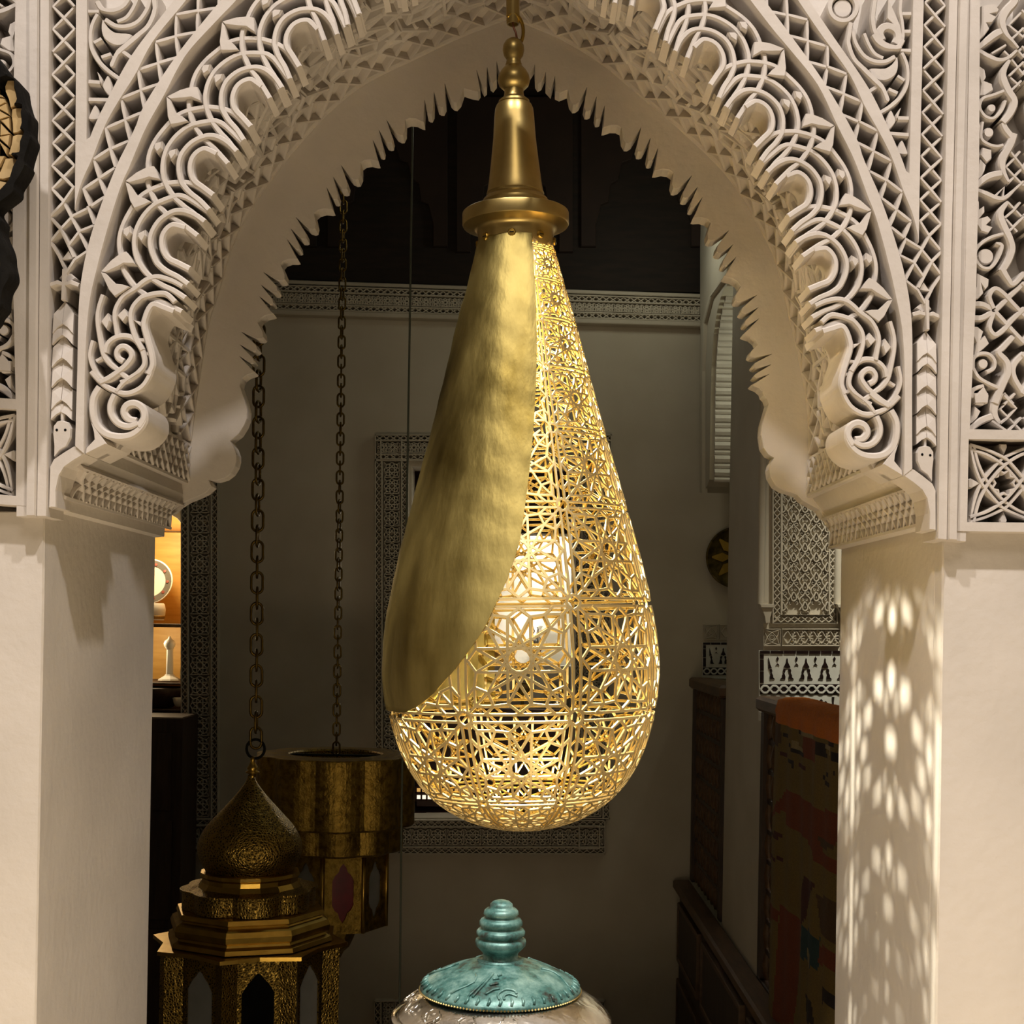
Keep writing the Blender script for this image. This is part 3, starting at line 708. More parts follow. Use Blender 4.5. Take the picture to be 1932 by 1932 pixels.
def carved_border(name, x0, y0, x1, y1, vertical=True, ts=11, open_=('a',), M=MW):
    """band of interlaced stars between two lozenge strips"""
    mb = MB()
    for q in ([(x0,y0),(x1,y0),(x1,y0+2),(x0,y0+2)], [(x0,y1-2),(x1,y1-2),(x1,y1),(x0,y1)], [(x0,y0),(x0+2,y0),(x0+2,y1),(x0,y1)], [(x1-2,y0),(x1,y0),(x1,y1),(x1-2,y1)]):
        mb.prism(q, -0.02, 0.050, M)
    if vertical:
        a, b = x0+ts+2, x1-ts-2
        trellis_strip(mb, x0+2, y0+2, a, y1-2, 13, 2.2, .042, M); trellis_strip(mb, b, y0+2, x1-2, y1-2, 13, 2.2, .042, M)
        for x in (a, b): mb.stroke([(x, y0), (x, y1)], 3.4, -0.02, .048, M)
        star_fill(mb, a+3, y0+3, b-3, y1-3, 2.0, .042, M, SEG_S)
    else:
        a, b = y0+ts+2, y1-ts-2
        trellis_strip(mb, x0+2, y0+2, x1-2, a, 13, 2.2, .042, M, False); trellis_strip(mb, x0+2, b, x1-2, y1-2, 13, 2.2, .042, M, False)
        for y in (a, b): mb.stroke([(x0, y), (x1, y)], 3.4, -0.02, .048, M)
        star_fill(mb, x0+3, a+3, x1-3, b-3, 2.0, .042, M, SEG_S)
    mb.build(name, BACKP, back, kind='stuff')
def shear(u, v, h): return MW(u, v + (u-600)*.034*(1 if v < 570 else .86), h + .02)
carved_border('cornice_frieze', 380, 545, 1320, 591, False, 9, M=shear)
mb = MB()
for y0, y1, h in ((534,541,.03),(591,600,.05)): mb.prism([(300,y0),(1335,y0),(1335,y1),(300,y1)], -.03, h, shear, inset=2)
mb.build('cornice_moulding', BACKP, back)
carved_border('carved_border', 345, 700, 415, 1543)
carved_border('carved_border', 150, 1543, 415, 1609, False)
carved_border('carved_border', 709, 870, 772, 1543)
carved_border('carved_border', 1084, 870, 1150, 1543)
carved_border('carved_border', 709, 822, 1153, 870, False, 9)
carved_border('carved_border', 709, 1545, 1141, 1609, False)
carved_border('carved_border', 707, 1884, 760, 2290)
carved_border('carved_border', 760, 1884, 1141, 1945, False)
mb = MB()
for x0, y0, x1, y1 in ((720,833,759,868), (722,1556,760,1598), (1092,1556,1130,1598), (357,1555,403,1598)):
    mb.stroke([(x0,y0),(x1,y0),(x1,y1),(x0,y1)], 4, -.02, .055, MW, closed=True)
mb.build('corner_square', BACKP, back)

# ---- lit recess on the left with shelves
YN = YW + .42
def recess(name, x0, x1, y0, y1, depth, mat, parent):
    a, b = P(x0, y0, YW), P(x1, y1, YW); t = .02
    mb = MB(); mb.box((a.x-t, YW+.20, b.z-t), (a.x, YW+depth, a.z+t)); mb.box((b.x, YW+.20, b.z-t), (b.x+t, YW+depth, a.z+t))
    mb.box((a.x-t, YW+.20, a.z), (b.x+t, YW+depth, a.z+t)); mb.box((a.x-t, YW+.20, b.z-t), (b.x+t, YW+depth, b.z)); mb.box((a.x-t, YW+depth, b.z-t), (b.x+t, YW+depth+.02, a.z+t))
    return mb.build(name, mat, parent)
recess('niche_lining', 60, 345, 930, 1540, .62, AMBER, back)
def wbox(mb, x0, x1, y0, y1, Y0, Y1, b=.004, Yref=None):
    a, c = P(x0, y0, Yref or Y0), P(x1, y1, Yref or Y0); mb.bevbox((a.x, Y0, c.z), (c.x, Y1, a.z), b)
mb = MB(); wbox(mb, 62, 342, 1172, 1184, YW+.12, YW+.6); mb.build('shelf', BROWNWOOD, back)
mb = MB(); wbox(mb, 60, 340, 1284, 1292, YW+.08, YW+.6); mb.build('shelf', DARKWOOD, back)
mb = MB(); wbox(mb, 60, 340, 1334, 1342, YW+.05, YW+.6); mb.build('shelf', DARKWOOD, back)
mb = MB(); wbox(mb, 60, 344, 998, 1002, YW+.5, YW+.6); mb.build('shelf_batten', DARKWOOD, back)
mb = MB(); mb.prism([(150,900),(345,900),(345,985),(338,990),(325,975),(300,962),(250,965),(200,985),(150,1010)], -.16, -.10, MW, inset=1); mb.build('niche_arch', PLASTER, back)
mb = MB(); wbox(mb, 60, 343, 1345, 1536, YW+.30, YW+.6); mb.build('niche_panel', DARKWOOD, back)
lamp('niche_lamp', 'POINT', tuple(P(300, 1010, YW+.25)), 9.0, (1.0, .76, .42), .05)
lamp('niche_lamp', 'POINT', tuple(P(270, 1195, YW+.25)), 4.5, (1.0, .78, .46), .05)

def pxlathe(mb, cx, Y, prof, yref=None, n=32, rf=None, cap=False, a0=0.0, mi=0, yc=None):
    """turned shape from (radius, y) in pixels at depth Y"""
    s = Y/FPX; yref = yref if yref is not None else prof[0][1]; c = P(cx, yref, Y)
    mb.lathe([(r*s, -(y-yref)*s) for r, y in prof], n, tuple(c), rf=rf, cap=cap, a0=a0, a1=a0+2*pi, mi=mi)
    return c
# plate, cup, ornaments on the shelves
c = P(283, 1097, YW+.45)
root = empty('patterned_plate', tuple(P(283, 1172, YW+.45)), 'white and silver patterned round plate standing on the upper niche shelf', 'plate')
mb = MB(); s = (YW+.45)/FPX
Mpl = lambda p: Vector((c.x + (p.x-c.x), c.y - (p.z-c.z)*1.0, c.z + (p.y-c.y)*-1.0)) if False else Vector((c.x + (p.x-c.x), c.y + .25*(p.y-c.y) - (p.z-c.z), c.z + .97*(p.y-c.y)))
mb.lathe([(0, 0), (.06, .0), (.085, .012), (.135, .022), (.1385, .02), (.1385, .012), (.085, 0), (.0, -.008)], 40, tuple(c), M=Mpl)
mb.build('plate_body', WHITEC, root, smooth=True)
GREYP = plain('grey_glaze', (.16, .15, .135), .3); REDP = plain('brick_red_glaze', (.28, .07, .05), .4)
mb = MB(); mb.lathe([(.095, .0165), (.13, .0235), (.131, .0225)], 40, tuple(c), M=Mpl); mb.build('rim_pattern', GREYP, root)
for k in range(10):
    a = k*2*pi/10; mb = MB()
    mb.lathe([(0, .024), (.009, .0235), (.010, .018)], 10, (c.x+.108*cos(a), c.y+.108*sin(a), c.z), M=Mpl)
    mb.build('rim_dot', REDP, root)
root = empty('ceramic_cup', tuple(P(294, 1172, YW+.3)), 'small white round cup in front of the patterned plate', 'cup')
mb = MB(); pxlathe(mb, 292, YW+.3, [(0,1170),(17,1170),(17,1165),(19,1160),(20,1150),(18,1141),(16,1138),(14,1139),(15,1150),(0,1160)], n=24); mb.build('cup_body', WHITEC, root, smooth=True, auto=40)
mb = MB(); pxlathe(mb, 292, YW+.3, [(17.3,1168),(19.2,1162.5),(18.6,1161.5),(17,1161)], n=24); mb.build('gold_band', BRASS, root)
root = empty('minaret_ornament', tuple(P(320, 1284, YW+.25)), 'white tower shaped ornament with domed top on the lower niche shelf', 'ornament')
mb = MB(); pxlathe(mb, 320, YW+.25, [(0,1284),(22,1284),(20,1281),(10,1275),(8,1272)], n=8, a0=.3); mb.build('foot', WHITEC, root)
mb = MB(); pxlathe(mb, 320, YW+.25, [(7,1274),(6.2,1228),(6.2,1224)], n=8, a0=.3); mb.build('shaft', WHITEC, root)
mb = MB(); pxlathe(mb, 320, YW+.25, [(6,1225),(10,1219),(11,1214),(9,1209),(4,1206),(2.5,1203),(1.6,1201),(0,1200)], n=20); mb.build('dome', WHITEC, root, smooth=True)
root = empty('silver_flask', tuple(P(347, 1284, YW+.25)), 'slim silver flask with white stopper at the right end of the lower niche shelf', 'flask')
mb = MB(); pxlathe(mb, 346, YW+.25, [(0,1284),(6,1284),(7,1270),(5,1252),(3.5,1245)], n=16); mb.build('body', SILVER, root, smooth=True)
mb = MB(); pxlathe(mb, 346, YW+.25, [(3,1245),(5,1241),(4,1238),(0,1237)], n=16); mb.build('stopper', WHITEC, root, smooth=True)
root = empty('dark_bowl', tuple(P(300, 1334, YW+.2)), 'wide dark brown bowl on the lowest niche shelf', 'bowl')
mb = MB(); pxlathe(mb, 296, YW+.2, [(0,1333),(30,1333),(34,1328),(46,1312),(52,1298),(50,1296),(44,1308),(0,1322)], n=28); mb.build('bowl_body', DARKWOOD, root, smooth=True)
root = empty('white_shell', tuple(P(338, 1334, YW+.1)), 'small white shell dish beside the dark bowl', 'shell')
mb = MB(); pxlathe(mb, 339, YW+.1, [(0,1333),(7,1333),(11,1326),(13,1317),(11,1316),(6,1326),(0,1329)], n=20, rf=lambda a, r, z: r*(1+.08*cos(7*a))); mb.build('shell_body', WHITEC, root, smooth=True)
# dark cupboard in front of the left part of the wall
root = empty('dark_cupboard', tuple(P(270, 2200, 7.2)), 'dark brown wooden cupboard standing under the lit niche, behind the left pillar', 'cupboard')
mb = MB(); wbox(mb, 120, 327, 1350, 2390, 7.2, 7.55, .006); mb.build('carcass', DARKWOOD, root)
for y0, y1 in ((1380,1530),(1545,1735),(1750,2300)):
    mb = MB(); wbox(mb, 150, 322, y0, y1, 7.185, 7.2, .004, 7.2); mb.build('door', DARKWOOD, root)

# ---- window with its lit show cabinet
REDWOOD = noise_mat('red_brown_wood', (.045, .012, .008), (.07, .02, .012), 6, .5)
recess('window_lining', 770, 1086, 874, 1548, .75, REDWOOD, back)
YCb = YW + .38
root = empty('show_cabinet', tuple(P(990, 1345, YCb)), 'white lit show cabinet inside the framed window, seen through the pierced brass lamp', 'cabinet')
a, b = P(905, 1010, YCb), P(1086, 1345, YCb)
CABW = noise_mat('cabinet_white', (.80, .78, .72), (.86, .84, .78), 5, .5)
mb = MB(); mb.bevbox((a.x, YCb+.26, b.z), (b.x, YCb+.28, a.z)); mb.build('back_panel', CABW, root)
mb = MB(); mb.bevbox((a.x, YCb, b.z), (a.x+.018, YCb+.26, a.z)); mb.build('side_panel', REDWOOD, root)
mb = MB(); mb.bevbox((b.x-.018, YCb, b.z), (b.x, YCb+.26, a.z)); mb.build('side_panel', CABW, root)
mb = MB(); mb.bevbox((a.x, YCb, b.z-.018), (b.x, YCb+.28, b.z)); mb.build('base', CABW, root)
mb = MB(); mb.bevbox((a.x, YCb, a.z), (b.x, YCb+.28, a.z+.018)); mb.build('top', CABW, root)
for y in (1150, 1255):
    z = P(990, y, YCb).z; mb = MB(); mb.bevbox((a.x+.018, YCb+.03, z-.006), (b.x-.018, YCb+.255, z)); mb.build('shelf', CABW, root)
lamp('cabinet_lamp', 'POINT', (a.x*.4+b.x*.6, YCb+.08, a.z-.05), 4.5, (1, .93, .78), .03)
lamp('cabinet_lamp', 'POINT', (a.x*.5+b.x*.5, YCb+.05, P(990, 1170, YCb).z), 2.2, (1, .93, .78), .03)
SIL = (('silver_vase', 'tall silver vase on the middle shelf of the lit show cabinet', 'vase', 1012, 1255, [(0,0),(12,0),(9,-6),(15,-22),(20,-40),(13,-56),(7,-64),(11,-74),(9,-74),(5,-64),(0,-30)], SILVER),
       ('amber_bowl', 'small amber bowl on the middle shelf of the lit show cabinet', 'bowl', 950, 1255, [(0,0),(9,0),(9,-4),(20,-14),(26,-30),(24,-30),(17,-13),(0,-7)], AMBER),
       ('silver_pot', 'round silver pot standing on the floor of the lit show cabinet', 'pot', 1050, 1345, [(0,0),(14,0),(22,-12),(25,-26),(18,-40),(11,-44),(12,-50),(10,-50),(9,-44),(0,-20)], SILVER),
       ('brass_goblet', 'brass goblet beside the round silver pot in the show cabinet', 'goblet', 985, 1345, [(0,0),(16,0),(14,-3),(4,-8),(3,-24),(9,-30),(15,-44),(16,-56),(14,-56),(8,-32),(0,-30)], BRASS))
for nm, lb, ct, x, y, pr, mt in SIL:
    root = empty(nm, tuple(P(x, y, YCb+.14)), lb, ct); mb = MB(); pxlathe(mb, x, YCb+.14, [(r, y+d) for r, d in pr], n=24); mb.build('body', mt, root, smooth=True)
# turned-wood screen with lit openings under the cabinet
YS = YW + .30
root = empty('turned_screen', tuple(P(900, 1543, YS)), 'dark red wooden lattice screen with two rows of small glowing openings low in the window', 'screen')
mb = MB(); wbox(mb, 780, 1077, 1478, 1540, YS, YS+.03, .003, YW); wbox(mb, 780, 1077, 1340, 1478, YS+.01, YS+.03, .003, YW); mb.build('panel', REDWOOD, root)
for j, (y, m) in enumerate(((1491, LITAMBER), (1504, LITPANE))):
    for i in range(12):
        x = 790 + i*10.2; mb = MB(); wbox(mb, x-3.2, x+3.2, y-4, y+4, YS-.004, YS+.002, .001, YS); mb.build('lit_opening', m, root)
mb = MB()
for i in range(28): x = 785 + i*10.2; wbox(mb, x-1.2, x+1.2, 1480, 1512, YS-.012, YS+.001, .002, YS)
for y in (1484, 1497.5, 1511): wbox(mb, 783, 1074, y-1.2, y+1.2, YS-.012, YS+.001, .002, YS)
mb.build('turned_bars', REDWOOD, root)

# ================================================================ RIGHT SIDE: pier, arcade, dado, balustrade, rug
XB = 1.0
YP0, YP1 = 5.53, 6.47
pier = empty('wall_right', (XB, YP0, -.9), kind='structure')
mb = MB(); mb.box((XB, YP0, -.9), (ROOMW, YP1, 5.4)); mb.build('pier_body', BACKP, pier)
MP = lambda u, v, h: P(u, v, YP0) + Vector((0, -h, 0))
zp = lambda p: zc(1420, 900, .2381, p)
mb = MB()
for x0, x1, h in ((1430.5,1433.5,.012),(1435,1438,.02),(1576,1579,.02)): mb.prism([(x0+3,500),(x1+3,500),(x1,1142),(x0,1142)], -.01, h, MP, inset=.8)
mb.build('moulding', BACKP, pier)
for x in (1446, 1590):
    mb = MB(); pxlathe(mb, x, YP0-.012, [(7,500),(7,1140)], n=16); mb.build('colonnette', BACKP, pier, smooth=True)
    mb = MB(); mb.prism([(x-16,1140),(x+11,1140),(x+11,1147),(x-14,1147)], -.01, .05, MP, inset=1); mb.prism([(x-13,1147),(x+9,1147),(x+7,1156),(x+4,1166),(x+3,1176),(x-5,1176),(x-7,1164),(x-10,1155)], -.01, .04, MP, inset=1); mb.build('corbel', BACKP, pier)
mb = MB()
for x0, x1 in ((1459,1471),(1564,1575)): trellis_strip(mb, x0, 600, x1, 1173, 13.5, 2.2, .016, MP)
trellis_strip(mb, 1459, 1163, 1575, 1174, 13.5, 2.2, .016, MP, False)
for q in ([(1457,600),(1457,1176),(1578,1176),(1578,600)], [(1472.5,600),(1472.5,1160),(1563,1160),(1563,600)]): mb.stroke(q, 3.2, -.01, .020, MP)
mb.build('trellis_border', BACKP, pier, kind='stuff')
# arabesque field of drops and ogees
fld = MB(); px_, py_ = 21.2, 37.0
for j in range(0, 15):
    for i in range(-1, 6):
        for half in (0, 1):
            x = 1475 + i*2*px_ + half*px_; y = 1145 - j*37 - half*18.5
            if half: pass
            if not (1474 < x < 1562): continue
            cl_ = lambda pts: [(min(1561.5, max(1474.5, x+a)), y+b) for a, b in pts]
            fld.stroke(cl_(cr([(0,-9),(4,-2),(4.5,4),(0,7.5),(-4.5,4),(-4,-2)], 3, True)), 2.6, -.01, .017, MP, closed=True)
            fld.stroke(cl_([(0,-1),(.6,2)]), 2.0, -.01, .013, MP)
            for sg in (1, -1):
                fld.stroke(cl_(cr([(0,-28),(3*sg,-22),(9*sg,-16),(10*sg,-9),(6*sg,-2),(10.6*sg,6)], 3)), 2.4, -.01, .015, MP)
                fld.stroke(cl_(cr([(1*sg,-21),(4*sg,-18),(5*sg,-13),(2*sg,-12),(2.5*sg,-16)], 3)), 1.5, -.01, .012, MP)
                fld.stroke(cl_(cr([(3*sg,10),(7*sg,9),(8*sg,13),(5*sg,14)], 3)), 1.5, -.01, .012, MP)
fld.build('drop_arabesque', BACKP, pier, kind='stuff')
# small frieze
def frieze(mb, x0, x1, y0, y1, M, wd=1.7):
    H = y1-y0
    for q in ([(x0,y0),(x0+H,y0),(x0+H,y1),(x0,y1)], [(x0+H+3,y0),(x1,y0),(x1,y1),(x0+H+3,y1)]): mb.stroke(q, 2.2, -.01, .015, M, closed=True)
    cx, cy = x0+H/2, (y0+y1)/2
    for fx, fy in ((1,1),(-1,1),(1,-1),(-1,-1)): mb.stroke(cr([(cx+a*fx*H*.46, cy+b*fy*H*.46) for a, b in ARC1], 2), wd, -.01, .012, M)
    mb.stroke([(cx+H*.15*cos(k*pi/4), cy+H*.15*sin(k*pi/4)) for k in range(8)], wd, -.01, .012, M, closed=True)
    x = x0+H+6; k = 0
    while x < x1-4:
        for sg in (1, -1):
            mb.stroke(cr([(x, cy), (x+8, cy-sg*H*.36), (x+16, cy), (x+24, cy+sg*H*.1)], 4), wd*1.3, -.01, .012, M)
            mb.stroke(cr([(x+13, cy-sg*H*.38), (x+19, cy-sg*H*.42), (x+20, cy-sg*H*.22), (x+16, cy-sg*H*.2)], 3), wd, -.01, .012, M)
        x += 16
frz = MB(); frieze(frz, 1440, 1582, 1187, 1218, MP); frz.build('arabesque_frieze', BACKP, pier, kind='stuff')
# tiled dado
def dado(parent, M, X0, Y0, s, wf, hf):
    """X0, Y0 top left corner in pixels; s pixels per unit of the traced detail"""
    T = lambda pts: [(X0 + (a-55)*s, Y0 + (b-1375)*s) for a, b in pts]
    mb = MB(); mb.prism(T([(50,1372),(wf,1372),(wf,hf),(50,hf)]), -.01, .006, M); mb.build('white_tiling', WHITET, parent)
    def tile(poly, h=.010):
        mb = MB(); mb.prism(T(poly), .0, h, M, inset=.25); mb.build('tile', BLACKT, parent)
    for a, b in ((55,135),(140,240),(245,340),(345,440),(445,535),(540,625),(630,720)):
        if a < wf: tile([(a,1376),(min(b, wf),1376),(min(b, wf),1400),(a,1400)])
    for a, b in ((1404,1440),(1445,1535),(1540,1632)): tile([(56,a),(86,a),(86,b),(56,b)])
    for c in (120, 270, 420, 570, 720):
        g = lambda pts: [(max(c+a, 92), b) for a, b in pts]
        if c-60 > wf: continue
        if c > 120: tile(g([(0,1432),(7,1445),(7,1462),(14,1480),(27,1505),(0,1516),(-27,1505),(-14,1480),(-7,1462),(-7,1445)]))
        else: tile([(122,1430),(131,1455),(140,1490),(150,1512),(122,1520)])
        for sg in (1, -1):
            if c == 120 and sg == -1: continue
            tile([(c+sg*x, y) for x, y in ((8,1524),(28,1518),(34,1535),(30,1550),(40,1570),(40,1585),(54,1600),(14,1602),(12,1580),(20,1555))])
    for c in (195, 345, 495, 645):
        if c+20 > wf: continue
        tile([(c,1420),(11+c,1440),(c,1462),(c-11,1440)]); tile([(c-16,1492),(c,1474),(c+16,1492),(c,1486)])
    tile([(56,1640),(wf,1640),(wf,1722),(56,1722)], .008)
    mb = MB(); x = 60; n = 0
    while x < wf-20:
        for sg in (1, -1): mb.stroke(cr(T([(x,1681),(x+20,1681-sg*24),(x+36,1681-sg*27),(x+52,1681-sg*24),(x+74,1681)]), 3), 16*s, .006, .012, M)
        mb.prism(T([(x+74-9,1681),(x+74,1669),(x+83,1681),(x+74,1693)]), .006, .012, M); x += 74
    mb.build('chain_band', WHITET, parent)
    if hf > 1760:
        tile([(255,1762),(330,1768),(330,1800),(255,1800)])
        for i, (a, b) in enumerate(((430,1775),(465,1768),(500,1782),(540,1770),(575,1785),(450,1810),(490,1825),(530,1812),(570,1825))):
            tile([(a-14,b),(a,b-13),(a+14,b),(a,b+13)])
        tile([(625,1740),(645,1740),(640,1790),(650,1860),(630,1860)])
dado(pier, MP, 1433, 1227.5, .2381, 725, 1930)
fard = empty('trim_1', tuple(P(1326, 1175, YW)), kind='structure')
Mf = lambda u, v, h: P(u, v, YW) + Vector((0, -h, 0))
frz = MB(); frieze(frz, 1328, 1420, 1179, 1206, Mf); frz.build('arabesque_frieze', BACKP, fard, kind='stuff')
dado(fard, Mf, 1326, 1212, .178, 620, 1760)
# arcade wall beyond the pier, with ribbed soffit
poly = [(1325,300),(1325,560),(1327,800),(1328,930),(1338,918),(1343,905),(1344,850),(1345,760),(1347,690),(1351,630),(1357,590),(1364,562),(1371,545),(1376,540),(1376,300)]
Mx = lambda u, v, h: PX(u, v, XB) + Vector((-h, 0, 0))
mb = MB(); mb.prism(poly, -.42, .012, Mx, back=True); mb.build('arcade_wall', BACKP, pier)
rib = [(1343.5,905),(1344,850),(1345,760),(1347,690),(1351,630),(1357,590),(1364,562)]
rr = resample(rib, 28)
mb = MB()
for k, (u, v) in enumerate(rr):
    q = PX(u, v, XB); r = .022 if k % 2 else .014
    mb.tube([(XB+.01, q.y-.004, q.z), (XB+.41, q.y-.004, q.z)], r, 8)
mb.build('soffit_ribs', PLASTER, pier)
lamp('arcade_lamp', 'POINT', (XB+.55, 6.75, 3.0), 6.0, (.92, .95, .72), .05)
mb = MB(); mb.stroke([(1333,930),(1333,700),(1337,610),(1350,560),(1374,528)], 4, .0, .03, Mx); mb.build('arch_moulding', BACKP, pier)

# brass wall plate on the far wall, half hidden by the pier
c = P(1390, 1052, YW-.04); root = empty('wall_plate', tuple(c), 'large round dark brass plate with star pattern hung on the back wall behind the pier', 'plate')
Mv = lambda p: Vector((p.x, c.y - (p.z-c.z), c.z + (p.y-c.y)))
OLDDARK = noise_mat('dark_brass', (.05, .035, .01), (.14, .10, .03), 30, .45, .8)
mb = MB(); mb.lathe([(0,.0),(.12,.0),(.16,.012),(.171,.02),(.171,.0),(.1,-.03)], 44, tuple(c), M=Mv); mb.build('disc', OLDDARK, root, smooth=True)
mb = MB()
for k in range(8):
    a = k*pi/4; d = [(.03,0),(.08,.028),(.14,.006),(.14,-.006),(.08,-.028)]
    mb.prism([(c.x + x*cos(a)-y*sin(a), c.z + x*sin(a)+y*cos(a)) for x, y in d], .002, .012, lambda u, v, h: Vector((u, c.y-h, v)), inset=.002)
mb.build('star', OLDSMOOTH, root)

# balustrade (dark carved wood on a panelled base)
bal = empty('balustrade', (XB, 5.6, -.9), 'dark wooden balustrade of turned lattice on a panelled base, along the right', 'balustrade')
YF0, YF1 = 7.6, 3.2
z_at = lambda px, py: PX(px, py, XB).z
zr_far, zr_near = z_at(1318, 1279), z_at(1440, 1314)
zrail = (zr_far + zr_near)/2; zled = z_at(1440, 1853)
def bb(lo, hi, name, mat, b=.006):
    m_ = MB(); m_.bevbox(lo, hi, b); m_.build(name, mat, bal)
bb((XB-.03, YP1+.02, zrail-.06), (XB+.10, YF0, zrail), 'handrail', BROWNWOOD, .012)
bb((XB-.03, YF1, zrail-.06), (XB+.10, YP0-.03, zrail), 'handrail', BROWNWOOD, .012)
bb((XB-.10, YF1, zled-.05), (XB-.005, YF0, zled), 'ledge', BROWNWOOD, .01)
bb((XB-.005, YF1, zled-.06), (XB+.08, YP0-.01, zled), 'ledge', DARKWOOD, .004)
bb((XB-.06, YF1, -.9), (XB-.008, YF0, zled-.05), 'base_panel', DARKWOOD, .004)
ys = [7.58, 7.12, 6.60, 6.46, 5.95, 5.31, 5.05, 4.4, 4.2, 3.6]
for y0, y1 in ((7.5,6.72),(6.56,5.45),(5.28,4.5),(4.34,3.4)):
    for z0, z1 in ((-.82,-.30),(-.18,zled-.12)):
        m_ = MB(); m_.prism([(y0,z0),(y1,z0),(y1,z1),(y0,z1)], 0, .018, lambda u, v, h: Vector((XB-.06-h, u, v)), inset=.035); m_.build('raised_panel', DARKWOOD, bal)
        m_ = MB(); m_.stroke([(y0,z0),(y1,z0),(y1,z1),(y0,z1)], .03, 0, .024, lambda u, v, h: Vector((XB-.06-h, u, v)), closed=True); m_.build('panel_moulding', BROWNWOOD, bal)
for (ya, yb, far) in ((YP1+.03, YF0-.02, 1), (YF1, YP0-.04, 0)):
    for y in ((ya+.03, yb-.03) if far else (yb-.03, yb-.75, yb-1.5)): bb((XB-.01, y-.03, zled), (XB+.05, y+.03, zrail-.06), 'post', DARKWOOD)
    n = int((yb-ya)/.11)
    for i in range(n):
        y = ya + (i+.5)*(yb-ya)/n
        m_ = MB(); H = zrail-.06-zled; pr = []
        for k in range(9):
            z0 = k*H/9; pr += [(.010, z0), (.017, z0+H/36), (.022, z0+H/18), (.017, z0+H*3/36)]
        m_.lathe(pr + [(.010, H)], 7, (XB+.02, y, zled)); m_.build('spindle', BROWNWOOD, bal, smooth=True)
    for k in range(1, 9):
        z = zled + k*(zrail-.06-zled)/9; bb((XB+.01, ya, z-.012), (XB+.03, yb, z+.012), 'crossbar', DARKWOOD, .003)

# kilim hung over the near handrail
rugc = dict(ochre=(.36,.235,.05), rust=(.36,.075,.015), dark=(.035,.018,.012), maroon=(.13,.022,.012), teal=(.03,.10,.11), cream=(.60,.47,.22), brown=(.17,.09,.03), orange=(.62,.17,.015))
RUGM = {k: noise_mat('wool_' + k, tuple(x*(.9 if k == 'orange' else .42) for x in v), tuple(x*(1.1 if k == 'orange' else .55) for x in v), 90, .95, bump=.6, bscale=260, stretch=(1, 1, 3)) for k, v in rugc.items()}
keys = list(RUGM)
r1 = lambda p: zc(1420, 1300, .16563, p); r2 = lambda p: zc(1272, 1372, .34161, p)
PAT = [('rust', r1([(380,1130),(960,1450),(1100,1530),(1100,1830),(960,1750),(720,1870),(600,1720),(370,1560),(370,1380),(210,1460),(270,1350),(330,1250)])), ('rust', r1([(580,560),(730,570),(730,860),(560,780)])), ('dark', r1([(740,580),(830,640),(830,740),(870,770),(730,740)])),
 ('dark', r1([(840,930),(940,960),(910,1000),(840,970)])), ('dark', r1([(800,1000),(890,1050),(890,1100),(830,1070)])), ('brown', r1([(240,400),(330,370),(340,640),(230,620)])), ('dark', r1([(590,380),(650,390),(640,430),(590,410)])), ('dark', r1([(790,430),(860,440),(850,470),(790,460)])), ('dark', r1([(480,420),(540,430),(530,500),(480,470)])),
 ('dark', r1([(440,690),(590,740),(580,780),(440,720)])), ('dark', r1([(400,800),(470,830),(460,890),(410,850)])), ('maroon', r1([(330,700),(390,720),(380,790),(320,750)])), ('maroon', r1([(500,820),(620,880),(600,920),(500,880)])), ('cream', r1([(660,400),(790,420),(780,460),(660,440)])), ('cream', r1([(540,470),(790,540),(780,570),(540,520)])), ('cream', r1([(790,600),(900,660),(900,740),(840,690)])), ('cream', r1([(450,600),(580,660),(580,720),(450,660)])),
 ('cream', r1([(380,390),(470,420),(480,460),(400,440)])), ('dark', r1([(860,570),(930,610),(930,650),(870,620)])), ('dark', r1([(910,720),(970,760),(960,830),(910,800)])), ('dark', r1([(350,510),(400,530),(400,570),(350,550)])), ('dark', r1([(410,600),(445,600),(440,660),(410,640)])), ('maroon', r1([(660,460),(880,520),(860,560),(660,500)])), ('brown', r1([(770,1690),(930,1790),(930,1860),(790,1770)])),
 ('rust', r2([(590,980),(680,1060),(692,1100),(640,1640),(560,1640),(580,1200)])), ('maroon', r2([(710,830),(800,870),(740,960),(720,1060),(690,1090),(690,900)])), ('teal', r2([(700,1090),(815,1170),(805,1350),(685,1260)])), ('brown', r2([(800,920),(890,960),(890,1210),(820,1150)])), ('rust', r2([(815,1200),(890,1250),(890,1350),(805,1300)])), ('rust', r2([(780,660),(900,730),(900,820),(790,740)])),
 ('dark', r2([(720,1480),(780,1520),(790,1640),(730,1640)])), ('dark', r2([(830,1440),(890,1500),(890,1560),(830,1520)])), ('rust', r2([(520,960),(590,1010),(580,1080),(530,1040)])), ('cream', r2([(722,1228),(742,1220),(772,1255),(766,1322),(735,1292)])), ('dark', r2([(741,1245),(752,1250),(756,1300),(747,1285)])), ('maroon', r2([(520,560),(600,590),(600,620),(530,590)])), ('maroon', r2([(535,690),(600,730),(600,750),(535,710)]))]
def inside(p, poly):
    x, y = p; r = False; n = len(poly)
    for i in range(n):
        (x1, y1), (x2, y2) = poly[i], poly[i-1]
        if (y1 > y) != (y2 > y) and x < (x2-x1)*(y-y1)/(y2-y1)+x1: r = not r
    return r
PATW = []
for k, poly in PAT: PATW.append((k, [(q.y, q.z) for q in (PX(u, v, XB-.045) for u, v in poly)]))
ry0, ry1 = PX(1462, 1350, XB-.045).y, 3.3
zbot = -.72; ny, nz = 130, 150
